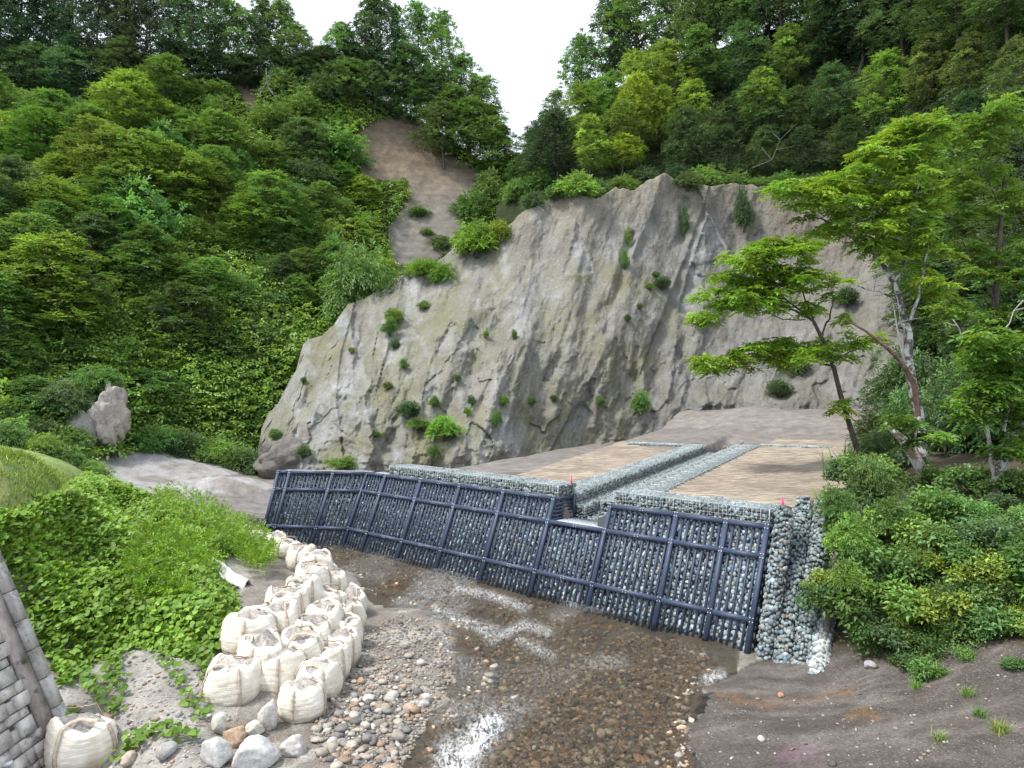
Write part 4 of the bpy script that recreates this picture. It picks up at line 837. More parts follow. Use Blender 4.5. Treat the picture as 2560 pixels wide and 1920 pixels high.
P = scatter_px([(1000,1950),(1100,1760),(1140,1600),(900,1470),(700,1375),(860,1362),(1200,1462),(1760,1615),(1790,1700),(1720,1760),(1760,1950)], 8500, -.1); sz_ = rng.gamma(2.5, .016, len(P))+.015; P[:, 2] += sz_*.15; ok_ = P[:, 2] < -.03; P, sz_ = P[ok_], sz_[ok_]
V, T, c = stones(P, sz_, RIVER*np.array((1.25, 1.2, 1.1)), np.array([0, 0, 1.])); tag(link('stream_bed_stones', mesh('stream_bed_stones', V, T, {'Col': c}, False, [M['stone']])), 'brown stones lying on the bed under the stream water', 'gravel', kind='stuff')
P = scatter_px([(1640,1950),(1740,1740),(1900,1680),(2100,1690),(2560,1640),(2560,1950)], 550, .3); sz_ = rng.gamma(1.6, .011, len(P))+.008; P[:, 2] += sz_*.2
V, T, c = stones(P, sz_, RIVER*.72, np.array([0, 0, 1.])); tag(link('bank_pebbles', mesh('bank_pebbles', V, T, {'Col': c}, False, [M['stone']])), 'scattered pebbles on the muddy right bank', 'gravel', kind='stuff')
P = scatter_px([(150,1920),(170,1780),(330,1640),(480,1640),(620,1800),(480,1800),(560,1920)], 900, .4); sz_ = rng.gamma(1.5, .014, len(P))+.008; P[:, 2] += sz_*.2
V, T, c = stones(P, sz_, RIVER*1.15, np.array([0, 0, 1.])); tag(link('soil_pebbles', mesh('soil_pebbles', V, T, {'Col': c}, False, [M['stone']])), 'pebbles on the pale sandy soil between wall and sandbags', 'gravel', kind='stuff')
for px, py, s_, cc_, lb in [(2175,1690,.16,(.26,.25,.25),'grey pointed stone on the muddy right bank'),(2262,1690,.13,(.42,.33,.22),'tan stone at the edge of the weeds on the right bank'),(1952,1719,.09,(.33,.17,.11),'reddish stone on the wet mud below the stone rolls'),(1728,1772,.08,(.50,.42,.34),'cream stone at the water edge on the right'),(1903,1846,.08,(.38,.33,.30),'pinkish stone on the muddy bank near the bottom edge'),(2165,1655,.12,(.30,.24,.22),'brownish stone under the right bank bushes'),
    (320,1870,.20,(.40,.33,.26),'tan flat stone beside the lone white sandbag'),(415,1880,.22,(.27,.26,.25),'grey rounded stone half buried in the sandy soil'),(180,1788,.17,(.36,.26,.19),'brown stone at the foot of the block wall end'),(720,1555,.0,(.3,.3,.3),''),(265,1800,.14,(.33,.22,.15),'rusty brown stone behind the lone white sandbag')]:
    if not lb: continue
    p = gp(px, py, .25); o = link('stone', rock_mesh('stone', int(px), 2, .18, cc_), None, (p[0], p[1], gz1(p[0], p[1])+s_*.4), rng.uniform(0, 6), (s_, s_*.8, s_*.75)); tag(o, lb, 'stone', 'single stones on the banks')

# ------------------------------------------------------------------ block retaining wall in the bottom left corner
wr = empty('block_wall', (-9.1, 14.4, .3)); WLo = np.array([-9.1, 14.4, .3]); ws = np.array([-.42, 0, 1.]); ws /= np.linalg.norm(ws); wy = np.array([0, -1., 0]); wn = np.cross(wy, ws); wn = wn if wn[0] > 0 else -wn
rows_, cols_ = 10, 11; ch, cw = .50, .62
WB = []
for k_ in range(4):
    r = np.random.default_rng(70+k_); mb = MB(); cl = r.uniform(.30, .36)
    def blk(y0, y1, z0, z1, dep, cval):
        g_b = .012; c0 = wy*((y0+y1)/2)+ws*((z0+z1)/2)+wn*(dep/2-.06); mb.box(c0, wy*((y1-y0)/2-g_b), ws*((z1-z0)/2-g_b), wn*(dep/2+.06), np.array((.46, .43, .40))*cval)
    sp1 = r.uniform(.55, .7)*cw; sp2 = r.uniform(.5, .7)*ch
    blk(0, sp1, 0, sp2, r.uniform(.05, .09), cl*3); blk(sp1, cw, 0, ch*r.uniform(.45, .6), r.uniform(.03, .06), cl*2.9); blk(0, sp1*.6, sp2, ch, r.uniform(.03, .06), cl*2.8); blk(sp1*.6, cw, sp2, ch, r.uniform(.04, .08), cl*3.05)
    WB.append(mb.mesh('block', M['concrete']))
for i in range(-3, rows_):
    for j in range(cols_):
        link('block', WB[rng.integers(4)], wr, wy*(.62+j*cw+(i % 2)*.12)+ws*(-.35+i*ch))
mb = MB(); mb.box(wy*3.9+ws*1.6-wn*.16, wy*3.9, ws*3.4, wn*.12, (.16, .145, .13)); link('backing', mb.mesh('backing', M['concrete']), wr)
mb = MB(); mb.box(wy*.42+ws*1.6-wn*.01, wy*.2, ws*3.4, wn*.05, (.30, .26, .24)); link('mortar_strip', mb.mesh('mortar_strip', M['concrete']), wr)
for i in range(-1, 9):
    mb = MB(); mb.box(wy*.11+ws*(-.3+.62*i+.3)+wn*.03, wy*.11, ws*.3, wn*.14, np.array((.42, .40, .37))*rng.uniform(.85, 1.1)); link('end_slab', mb.mesh('end_slab', M['concrete']), wr)
mb = MB(); mb.tube([wn*0, wn*.16], [.035, .035], 10, (.6, .6, .6)); link('drain_pipe', mb.mesh('drain_pipe', M['galv']), wr, wy*1.7+ws*(-.05)+wn*.02)
tag(wr, 'weathered grey concrete block retaining wall in the bottom left corner', 'wall')

# half-buried white tarp sheet on the left bank
P0 = gp(560, 1420, 1.25); nx_, ny_ = 26, 12; A_, B_ = np.meshgrid(np.linspace(0, 1, nx_), np.linspace(-.5, .5, ny_)); xx = A_*2.1+.12*np.sin(A_*6); yy = -A_*1.9+B_*.55*(1-.35*np.sin(A_*5))
Vt = np.stack([xx+B_*.25, yy, .12*np.sin(B_*9)+.06*fbm(A_*7, B_*6, 3)-A_*.12+.1*(1-(2*B_)**2)], -1); Vt[..., 2] += ground_z(P0[0]+Vt[..., 0]-.9, P0[1]+Vt[..., 1]+.6)+.12
Vt[..., 0] += P0[0]-.9; Vt[..., 1] += P0[1]+.6; o = link('tarp_strip', mesh('tarp_strip', Vt, grid_faces(ny_, nx_), {'Col': np.tile((.66, .65, .62), (Vt.size//3, 1))}, True, [M['bag']])); o.modifiers.new('thick', 'SOLIDIFY').thickness = .02
tag(o, 'torn white tarp strip lying on the soil above the sandbags', 'tarp')
# dark wrapped bundle at the dam wing foot
p = gp(655, 1330, .1); o = link('bundle', rock_mesh('bundle', 900, 3, .22, (.045, .05, .06), 1), None, (p[0]-.3, p[1]+.4, .35), scale=(.7, .5, .42)); tag(o, 'dark plastic wrapped bundle at the foot of the dam wing', 'bundle')
# pale rock outcrop on the far left bank and dark slide block
p = dp(268, 1052, 51); o = link('rock_outcrop', rock_mesh('rock_outcrop', 911, 3, .55, (.36, .33, .30), 1, 'cliff', True, 3.2), None, p, .4, (1.3, 1.1, 2.3)); tag(o, 'tall pale rock outcrop under the trees on the far left bank', 'rock', 'rocks at the hillside foot')
p = dp(203, 1078, 50); o = link('rock_outcrop', rock_mesh('rock_outcrop', 917, 3, .25, (.20, .195, .175), 1, 'cliff', True, 2.0), None, p, 1.4, (1.2, 1.15, 1.75)); tag(o, 'rounded grey rock left of the tall pale outcrop', 'rock', 'rocks at the hillside foot')
p = dp(650, 1130, 50); o = link('rock_outcrop', rock_mesh('rock_outcrop', 921, 3, .3, (.155, .146, .14), 1, 'cliff', True, 4.5), None, (p[0]+.9, p[1]+4.5, p[2]-1.1), .9, (3.0, 2.4, 1.9)); tag(o, 'dark slumped mud block at the left toe of the cliff', 'rock', 'rocks at the hillside foot')

# ------------------------------------------------------------------ foliage builders
def unit(a): return a/(np.linalg.norm(a, axis=-1, keepdims=True)+1e-9)
def leaves(C, A, N, L, Wd, tint, fold=.22, droop=.15):
    """diamond leaves with a folded midrib: C base point, A axis, N normal"""
    A = unit(A); N = unit(N-A*(A*N).sum(-1, keepdims=True)); B = np.cross(A, N); L = np.asarray(L)[..., None]*np.ones((len(C), 1)); Wd = np.asarray(Wd)[..., None]*np.ones((len(C), 1))
    V = np.stack([C, C+A*L*.45+B*Wd*.5-N*Wd*fold*.0+N*Wd*fold, C+A*L-N*L*droop, C+A*L*.45-B*Wd*.5+N*Wd*fold], 1)
    Q = np.arange(len(C)*4).reshape(-1, 4); Tt = np.stack([Q[:, [0, 1, 2]], Q[:, [0, 2, 3]]], 1).reshape(-1, 3); return V.reshape(-1, 3), Tt, np.repeat(tint, 4, 0)
def sprays(C, A, L, nl, ll, lw, tint, r, droop=.35):
    """pinnate sprays: nl leaflets along an arching axis"""
    n = len(C); A = unit(A); S = unit(np.cross(A, np.array([0, 0, 1.])+r.normal(0, .25, (n, 3)))); Un = unit(np.cross(S, A)); Un = Un*np.sign(Un[:, 2:3]+1e-6)
    f = np.linspace(.12, 1, nl); sg = np.where(np.arange(nl) % 2, 1., -1.); sg[-1] = 0; Ls = (L*(1+r.uniform(-.25, .25, n)))[:, None, None]
    P = C[:, None]+A[:, None]*Ls*f[None, :, None]-np.array([0, 0, 1.])*(Ls*droop*(f**2)[None, :, None]); ax = A[:, None]*(.55+.45*(sg == 0))[None, :, None]+S[:, None]*sg[None, :, None]*.85-np.array([0, 0, .22])
    ax = ax+r.normal(0, .16, ax.shape); Nn = np.broadcast_to(Un[:, None], ax.shape)+r.normal(0, .28, ax.shape); tt = np.repeat(tint[:, None], nl, 1)*r.uniform(.82, 1.18, (n, nl, 1)); k = n*nl
    lz = ll*r.uniform(.75, 1.2, k); return leaves(P.reshape(k, 3), ax.reshape(k, 3), Nn.reshape(k, 3), lz, lz*lw, tt.reshape(k, 3))
def tints(n, r, spread=.28):
    b = np.exp(r.normal(0, spread, n)); y = r.normal(0, .06, n); return np.stack([b*(1+y*1.2), b*(1+y*.3), b*(1-y*.5)], 1)
def fol_mesh(name, parts, mat='leaf'):
    V = []; T = []; c = []; n = 0
    for v, t_, k in parts: V.append(v); T.append(t_+n); c.append(k); n += len(v)
    return mesh(name, np.concatenate(V), np.concatenate(T), {'Col': np.concatenate(c)}, False, [M[mat]])
def lobe_sprays(cs, rs, n_each, L, nl, ll, lw, r, flat=.75, low=-.35, tsp=.2):
    out = []
    for c, rad in zip(cs, rs):
        d = unit(r.normal(size=(n_each*2, 3))); d = d[d[:, 2] > low][:n_each]; rr = rad*(.55+.45*r.random(len(d))**.5)[:, None]; P = c+d*rr*np.array((1, 1, flat))
        A = d*np.array((1, 1, .35))+np.array([0, 0, .18])+r.normal(0, .35, d.shape); base_t = np.exp(r.normal(0, tsp)); tn = tints(len(d), r, .16)*base_t
        out.append(sprays(P, A, L, nl, ll, lw, tn, r))
    return out
def tall_tree(seed, h=13., w_=4.2, lobes=26, n_each=62, cb=.24, sharp=1.0):
    """trunk + limbs mesh and crown mesh of one broadleaf tree; base at the origin"""
    r = np.random.default_rng(seed); mb = MB(); zz = np.linspace(-.6, h*.9, 9); bend = np.cumsum(r.normal(0, .16, (9, 2)), 0); tr_ = np.stack([bend[:, 0], bend[:, 1], zz], 1); bk = (.085, .07, .055)
    mb.tube(tr_, np.linspace(.2, .035, 9), 7, bk); cs = []; rs = []
    for i in range(lobes):
        f = cb+(1-cb)*((i+r.random())/lobes); z = f*h; prof = math.sin(math.pi*min(max((f-cb)/(1-cb), 0), 1)**(.62*sharp))**.8+.12; a = i*2.4+r.uniform(-.5, .5); q = w_*prof*r.uniform(.45, 1.0)*.62
        tx = np.array([np.interp(z, zz, tr_[:, 0]), np.interp(z, zz, tr_[:, 1]), 0]); c = tx+np.array([q*math.cos(a), q*math.sin(a), z]); cs.append(c); rs.append(r.uniform(.75, 1.35)*(.55+.6*prof)*w_/4.2)
        st_ = max(z-q*.7-.4, h*.12); s0 = np.array([np.interp(st_, zz, tr_[:, 0]), np.interp(st_, zz, tr_[:, 1]), st_]); mid = (s0+c)/2+np.array([0, 0, .25]); mb.tube([s0, mid, c], [.06, .04, .012], 5, bk)
    return mb.mesh('trunk', M['bark'], True), fol_mesh('crown', lobe_sprays(cs, rs, n_each, .62, 6, .30, .5, r, .7, -.55, .22))
def dome_shrub(seed, lobes=20, n_each=58, flat=.8, ll=.085, L=.20, lw=.45, nl=7, tall=1.0):
    r = np.random.default_rng(seed); cs = []; rs = []
    for i in range(lobes):
        d = unit(r.normal(size=3)); d[2] = abs(d[2]); q = r.uniform(.25, .72); cs.append(d*q*np.array((1, 1, tall))+np.array([0, 0, .1])); rs.append(r.uniform(.26, .42))
    mb = MB()
    for i in range(7):
        c = cs[i*2 % lobes]; mb.tube([np.array([r.normal(0, .05), r.normal(0, .05), -.2]), c*np.array((.4, .4, .5)), c], [.035, .022, .008], 5, (.09, .075, .055))
    return mb.mesh('stem', M['bark'], True), fol_mesh('foliage', lobe_sprays(cs, rs, n_each, L, nl, ll, lw, r, flat, -.5, .24))
def near_shrub(seed, n=1500, ll=.11, lw=.55, rad=.9):
    r = np.random.default_rng(seed); cs = []; mb = MB(); out = []
    for i in range(16):
        d = unit(r.normal(size=3)); d[2] = abs(d[2])*.9; c = d*rad*r.uniform(.35, .8)+np.array([0, 0, .15]); cs.append(c); mb.tube([np.array([r.normal(0, .04), r.normal(0, .04), -.15]), c*np.array((.5, .5, .7)), c], [.018, .012, .005], 5, (.08, .07, .045))
    for c in cs:
        m_ = n//16; d = unit(r.normal(size=(m_, 3))); P = c+d*(.36*rad*r.random((m_, 1))**.45)*np.array((1, 1, .7)); A = d*np.array((1, 1, .3))+r.normal(0, .5, (m_, 3)); N = np.array([0, 0, 1.])+d*.4+r.normal(0, .35, (m_, 3)); lz = ll*r.uniform(.6, 1.3, m_)
        out.append(leaves(P, A, N, lz, lz*lw, tints(m_, r, .2)*np.exp(r.normal(0, .18))))
    return mb.mesh('stem', M['bark'], True), fol_mesh('foliage', out, 'leaf_gloss')
def grass_tuft(seed, n=70, L=.9, wd=.016, spread=.12):
    r = np.random.default_rng(seed); sgm = 5; a = r.uniform(0, 6.28, n); le = r.uniform(.25, .75, n); ln = L*r.uniform(.5, 1.1, n); P0 = np.stack([r.normal(0, spread, n), r.normal(0, spread, n), np.zeros(n)-.03], 1)
    dirh = np.stack([np.cos(a), np.sin(a), 0*a], 1); side = np.stack([-np.sin(a), np.cos(a), 0*a], 1); V = []
    for i in range(sgm+1):
        f = i/sgm; c = P0+dirh*(ln*le*f**1.7)[:, None]+np.array([0, 0, 1.])*(ln*(f-.55*le*f**2.4))[:, None]; ww = wd*(1-f**1.6)+.001; V += [c-side*ww, c+side*ww]
    V = np.stack(V, 1); k = 2*(sgm+1); Q = np.array([(2*i, 2*i+1, 2*i+3, 2*i+2) for i in range(sgm)])[None]+(np.arange(n)*k)[:, None, None]; return mesh('grass_tuft', V.reshape(-1, 3), Q.reshape(-1, 4), {'Col': np.repeat(tints(n, r, .22), k, 0)}, False, [M['leaf']])

TALL = [tall_tree(1), tall_tree(2, w_=3.6, lobes=24), tall_tree(3, w_=5.0, lobes=30), tall_tree(4, w_=3.0, cb=.3, sharp=1.25), tall_tree(5, w_=4.4, cb=.15), tall_tree(6, h=13, w_=2.6, lobes=20, n_each=40, cb=.4)]
DOME = [dome_shrub(11), dome_shrub(12, flat=.7), dome_shrub(13, tall=1.3), dome_shrub(14, lobes=26), dome_shrub(15, ll=.11, L=.24, n_each=44), dome_shrub(16, tall=1.6, lobes=24)]
NEAR = [near_shrub(21), near_shrub(22, ll=.14, lw=.6), near_shrub(23, ll=.09), near_shrub(24, n=1300, ll=.17, lw=.42), near_shrub(25, ll=.12, lw=.7)]
GRASS = [grass_tuft(31), grass_tuft(32, L=1.15, n=80), grass_tuft(33, L=.55, n=60), grass_tuft(34, L=1.4, n=60, wd=.022)]
GC = {'dark': (.078, .140, .058), 'deep': (.050, .094, .052), 'mid': (.116, .215, .060), 'bright': (.168, .282, .060), 'yellow': (.20, .275, .045), 'blue': (.090, .170, .085), 'olive': (.115, .162, .058), 'lime': (.18, .29, .05)}
ORD = ['first','second','third','fourth','fifth','sixth','seventh','eighth','ninth','tenth','eleventh','twelfth','thirteenth','fourteenth','fifteenth','sixteenth','seventeenth','eighteenth','nineteenth','twentieth']
def nth(i):
    if i < 20: return ORD[i]
    tens = {2: 'twenty', 3: 'thirty', 4: 'forty', 5: 'fifty', 6: 'sixty', 7: 'seventy'}[(i+1)//10]; u_ = (i+1) % 10; return tens+('-'+ORD[u_-1] if u_ else 'th') if u_ else tens[:-1]+'ieth'
CNAME = {'dark': 'dark green', 'deep': 'very dark green', 'mid': 'mid green', 'bright': 'bright green', 'yellow': 'yellow green', 'blue': 'blue green', 'olive': 'olive green', 'lime': 'lime green'}
def jit(c): return np.clip(np.array(GC[c])*np.exp(rng.normal(0, .10))*np.array([1+rng.normal(0, .08), 1, 1+rng.normal(0, .08)]), .01, .5)
def put_tree(p, h, wd, colr, var, name='tree'):
    t_, c_ = TALL[var]; root = empty(name, p, rng.uniform(0, 6.28), (wd, wd, h/13.)); link('trunk', t_, root); link('crown', c_, root, color=jit(colr)); return root
def put_shrub(p, rad, hh, colr, var, name='shrub', kinds=DOME):
    s_, f_ = kinds[var]; root = empty(name, p, rng.uniform(0, 6.28), (rad, rad, hh)); link('stem', s_, root); link('foliage', f_, root, color=jit(colr)); return root
def Dat(Hm, px, py): return float(Hm(np.array([[px, py]]))[0])

# trees along the left skyline: px, base row, top row, relative width, colour, shape
SKY = [(-70,225,-150,1.2,'deep',0),(-10,235,-120,1.1,'deep',2),(55,215,-140,1.1,'dark',4),(120,225,-100,1.0,'deep',1),(180,215,-120,1.15,'dark',0),(240,220,-70,1.0,'deep',2),(305,210,-90,1.0,'dark',3),(365,225,-60,1.1,'deep',4),(425,210,-80,1.05,'dark',0),(480,225,-40,1.0,'dark',2),(540,205,-60,1.0,'dark',1),(595,215,10,1.0,'mid',4),(645,205,-15,.85,'dark',3),(700,205,-5,.95,'mid',1),(740,215,60,.8,'dark',2),(845,225,62,.85,'mid',0),(800,215,120,.7,'dark',4),(905,240,-10,.95,'dark',3),(950,250,-25,1.0,'dark',0),(1000,260,20,.75,'mid',5),(1055,275,5,1.0,'mid',1),(1100,300,30,1.0,'mid',0),(1150,330,140,1.0,'mid',4),(1195,370,195,.95,'mid',2),(1235,400,262,.85,'bright',1),(1260,430,320,.75,'mid',4),(1020,300,120,1.0,'dark',2),(885,250,150,.8,'deep',4),(770,235,140,.8,'deep',0),(1130,380,215,1.0,'mid',4),(1180,420,250,1.0,'mid',2),(1225,450,325,.9,'mid',4),(1275,470,385,.8,'dark',4),(1080,330,190,1.0,'dark',4),(1300,440,390,.6,'mid',4),(1040,330,210,.9,'mid',4),(1110,420,260,.95,'dark',2)]+[(x, 232+rng.uniform(-8, 14)+max(x-850, 0)*.25, 120+rng.uniform(-25, 25)+max(x-850, 0)*.25, .85, 'deep', 4) for x in range(-60, 1000, 62)]
for i, (px, by, ty, wd, cl_, v) in enumerate(sorted(SKY)):
    D = Dat(LH, px, by); o = put_tree(dp(px, by, D+1), (by-ty)*D/F, wd*1.15, cl_, v); tag(o, f'{CNAME[cl_]} tree, {nth(i)} from the left along the left skyline', 'tree', 'trees on the left ridge')
# rounded trees and shrubs on the left hillside, in rows
cliff_ok = lambda x, y: (x < 660) | (y < ctop(x)-6)
HS = []
tries = 0
while len(HS) < 250 and tries < 40000:
    tries += 1; px, py = rng.uniform(-90, 1000), 1130-920*rng.random()**.9
    if py > np.interp(px, [-90, 600, 800, 1000], [1120, 1110, 900, 640]): continue
    if py < 235+max(px-800, 0)*.35: continue
    if inpoly(np.array(px), np.array(py-30), SCARP) or inpoly(np.array(px+45), np.array(py-14), SCARP) or not cliff_ok(px-25, py): continue
    if inpoly(np.array(px), np.array(py-30), [(560,190),(690,190),(690,345),(560,345)]) or (130 < px < 330 and 985 < py) or (400 < px < 640 and 640 < py < 740): continue
    sz_ = rng.choice([.62, .85, 1.1, 1.45], p=[.34, .36, .22, .08]); dmin = 44*sz_+10
    if any((px-a_)**2+((py-b_)*1.5)**2 < ((dmin+d_)*.5)**2*1.35 for a_, b_, d_, _ in HS): continue
    HS.append((px, py, dmin, sz_))
bands = [(0, 330), (330, 430), (430, 530), (530, 630), (630, 740), (740, 850), (850, 960), (960, 1300)]
for rowi, (ya, yb) in enumerate(bands):
    for i, (px, py, dmin, sz_) in enumerate(sorted(h for h in HS if ya <= h[1] < yb)):
        D = Dat(LH, px, py); f = fbm(np.array(px/150.), np.array(py/150.), 3)*1.0+rng.normal(0, .12)+.22*sstep(420, 760, py)
        cl_ = 'bright' if f > .24 else 'mid' if f > -.16 else 'dark' if f > -.34 else 'blue'
        if py < 330 and cl_ == 'bright': cl_ = 'mid'
        r_ = np.interp(py, [250, 700, 1120], [4.1, 3.3, 2.3])*sz_
        if rng.random() < .34:
            o = put_tree(dp(px, py, D+.5), r_*2.3, r_/3.1, cl_, [2, 4, 0, 4][int(rng.integers(4))], 'hillside_tree'); kn = 'tree'
        else:
            o = put_shrub(dp(px, py, D+.5), r_, r_*rng.uniform(.85, 1.3), cl_, int(rng.integers(6)), 'hillside_shrub'); kn = 'shrub'
        tag(o, f'{CNAME[cl_]} {kn}, {nth(i)} plant from the left in the {nth(rowi)} band below the left ridge', kn, 'trees and shrubs on the left hillside')
# named single plants on and around the cliff edge: px, foot row, half width px, height px, colour, shape, label, hill
CL_ = [(905,795,100,215,'mid',3,'large dark bushy tree perched on the left shoulder of the cliff'),(850,750,78,165,'mid',2,'bright green bush on the left cliff shoulder beside the large one'),(985,765,62,120,'mid',0,'bright bush leaning over the cliff right of the large one'),
 (1060,695,56,58,'lime',1,'small yellow green bush on the cliff crest left of the pale rock'),(1105,705,44,60,'lime',0,'small lime bush hanging just below the cliff crest'),(1085,745,26,44,'yellow',3,'yellowing bush hanging down the cliff below the crest'),
 (1190,630,62,90,'lime',4,'bright lime bush at the notch of the cliff crest'),(1245,612,44,74,'yellow',1,'yellow tipped bush at the right of the crest notch'),(1230,520,48,95,'mid',2,'round green bush beside the brown scarp above the crest'),(1180,545,56,80,'mid',0,'low green bush at the right foot of the brown scarp'),
 (1285,545,42,60,'mid',5,'dark bush in the gully behind the cliff crest'),(1445,495,62,75,'bright',4,'bright round bush standing on the cliff top left of the peak'),(1300,500,46,62,'mid',3,'bush in the gully left of the bright cliff top bush'),(1335,520,40,52,'dark',0,'dark low bush just behind the cliff crest'),(1310,455,46,70,'dark',2,'dark bush high in the gully under the sky gap'),(1355,470,46,66,'mid',4,'bush beside the bright cliff top bush'),(1385,500,30,44,'mid',1,'small bush behind the crest left of the bright bush'),(1050,545,32,36,'mid',1,'small bush on the lower brown scarp'),(1100,625,30,46,'olive',3,'thin olive bush on the grey slope under the scarp'),(1065,590,22,26,'mid',0,'little bush halfway down the grey slope under the scarp')]
for px, py, hw, hp, cl_, v, lb in CL_:
    D = float(CDm(np.array([[px, min(py, 700)]]))[0])-.3 if py > ctop(px)-2 else Dat(LH if px < 1300 else RH, px, py)
    o = put_shrub(dp(px, py, D), hw*D/F, hp*D/F*.85, cl_, v, 'cliff_bush'); tag(o, lb, 'bush', 'bushes around the cliff crest')
# right-hand wood: rows from the ridge down to the cliff edge
WR = []
for rowi, (pts_, top_, wdv) in enumerate([
   ([(1345,395),(1400,340),(1465,290),(1530,250),(1600,215),(1680,180),(1760,150),(1840,130),(1920,110),(2010,90),(2100,80),(2200,60),(2300,40),(2420,30),(2540,20)], 250, 1.1),
   ([(1330,470),(1375,440),(1440,400),(1515,370),(1590,330),(1670,300),(1760,280),(1850,260),(1950,240),(2050,220),(2160,200),(2280,180),(2400,170),(2520,160)], 210, 1.1),
   ([(1390,480),(1470,460),(1550,440),(1640,400),(1720,420),(1800,400),(1890,390),(1990,370),(2090,350),(2200,330),(2310,310),(2430,300),(2550,290)], 180, 1.05),
   ([(1730,455),(1810,470),(1900,470),(2000,470),(2110,470),(2210,480),(2310,480),(2420,460),(2540,440)], 160, 1.0),
   ([(2250,600),(2340,640),(2440,610),(2550,600)], 230, 1.1), ([(2330,780),(2420,790),(2530,770)], 240, 1.15), ([(2330,930),(2420,940),(2540,930)], 230, 1.15)]):
    for x, y in pts_: WR.append((rowi, x+rng.uniform(-14, 14), y+rng.uniform(-10, 10), top_, wdv))
cnt = {}
for rowi, px, py, th_, wd in WR:
    i = cnt.get(rowi, 0); cnt[rowi] = i+1; D = Dat(RH, px, py); f = fbm(np.array(px/150.+7), np.array(py/120.), 3)+rng.normal(0, .15)
    cl_ = 'bright' if f > .25 and rowi > 0 else 'mid' if f > 0 else 'dark' if f > -.22 else 'deep'
    if rowi == 0 and px < 1500: cl_ = 'mid'
    if px > 2250 and rowi < 4: cl_ = 'olive' if f > -.1 else 'dark'
    if rowi > 4: cl_ = 'dark' if f > 0 else 'deep'
    hp = min(th_*rng.uniform(.8, 1.2), py-np.interp(px, [1300, 1345, 1400, 1460, 1520], [390, 320, 200, 95, -400]))*(1.0 if px < 2100 else 1.25); h = hp*D/F; o = put_tree(dp(px, py, D+1), h, wd*max(h, 7)/13*1.15, cl_, int(rng.integers(5)))
    tag(o, f'{CNAME[cl_]} tree, {nth(i)} from the left in the {nth(rowi)} row of the right wood', 'tree', 'trees of the right wood')
for px, py, hp, wd, cl_, lb in [(1590,370,175,1.0,'yellow','yellow green layered tree in front of the dark right wood'),(1560,430,90,.7,'yellow','small yellow green tree low at the cliff edge'),(1480,330,120,.8,'bright','bright tree at the left flank of the right wood'),(1790,150,230,1.2,'dark','dark tree closing the skyline gap left of the wood centre'),(1835,140,240,1.2,'mid','tall tree closing the skyline gap at the wood centre'),(1885,128,240,1.2,'dark','dark tree closing the skyline gap right of the wood centre'),(1960,112,270,1.2,'dark','dark tall tree on the skyline right of the wood centre'),(2020,105,270,1.2,'mid','tall tree on the skyline further right of the wood centre'),(2085,98,260,1.2,'dark','dark tree on the skyline above the forked tree'),(1740,165,230,1.2,'mid','tall tree beside the skyline gap of the right wood'),(1905,330,150,.9,'bright','bright tree amid the dark centre of the right wood')]:
    D = Dat(RH, px, py); h = hp*D/F; o = put_tree(dp(px, py, D-3), h, wd*.8, cl_, 2); tag(o, lb, 'tree', 'light trees of the right wood')
FR = [(1500,500),(1560,485),(1610,465),(1700,470),(1730,500),(1770,480),(1830,480),(1890,490),(1960,485),(2030,490),(2100,495),(2170,505),(2240,560),(2290,650),(2320,760),(2345,860),(2350,960),(2340,1040),(2400,1020),(2480,1000),(2550,980),(2420,880),(2520,850),(2380,720),(2470,700),(2560,700)]
for i, (px, py) in enumerate(FR):
    D = Dat(RH, px, py)-1.5; r_ = (rng.uniform(42, 60) if px < 2250 else rng.uniform(55, 90))*D/F; cl_ = ['dark','mid','deep','mid'][int(rng.integers(4))]; o = put_shrub(dp(px, py, D), r_, r_*.95, cl_, int(rng.integers(6)), 'edge_shrub')
    tag(o, f'{CNAME[cl_]} shrub, {nth(i)} along the fringe from the cliff peak down to the right', 'shrub', 'shrubs fringing the cliff top')
# small plants growing on the bare rock
PL = [(1060,770,16,22),(985,800,24,34),(975,835,20,40),(985,870,16,24),(1010,920,12,22),(880,880,9,14),(760,955,9,16),(1020,1040,30,44),(1055,1070,34,30),(1110,1095,44,52),(1085,1015,14,24),(1180,1010,12,22),(1240,1060,16,34),(1170,1035,12,18),(1285,845,8,26),(1145,950,10,16),(1330,1010,12,18),(1260,1010,14,20),(1600,1030,24,48),(1655,720,22,34),(1640,690,10,14),(1625,720,12,16),(1600,770,9,14),(1570,800,9,18),(1562,670,11,44),(1570,610,9,40),(1710,580,12,66),(1720,470,38,44),(1860,560,20,110),(2115,760,30,48),(2110,800,14,20),(1985,930,32,90),(1950,990,30,50),(1930,900,22,34),(1500,1010,12,18),(1385,1000,12,16),(970,970,14,20),(860,1165,44,28),(1085,1140,18,34),(760,1140,20,26),(690,1095,18,26),(1215,840,8,16),(940,1090,14,18),(1345,470,6,6)]
for i, (px, py, hw, hp) in enumerate(PL):
    ix = int(np.argmin(abs(cxs-px))); iy = int(np.argmin(abs(CPY[:, ix]-py))); P_ = CV[iy, ix]; D = P_[1]-.25; cl_ = ['mid','bright','mid','dark'][i % 4] if px < 1650 else 'dark'
    k_ = int(rng.integers(6)); o = put_shrub(dp(px, py, D), hw*D/F*1.15, hp*D/F*.9, cl_, k_, 'rock_plant'); tag(o, f'{"tall" if hp > 40 else "small"} green plant rooted in bare cliff, {nth(i)} listed of the scattered tufts', 'plant', 'plants on the bare cliff')
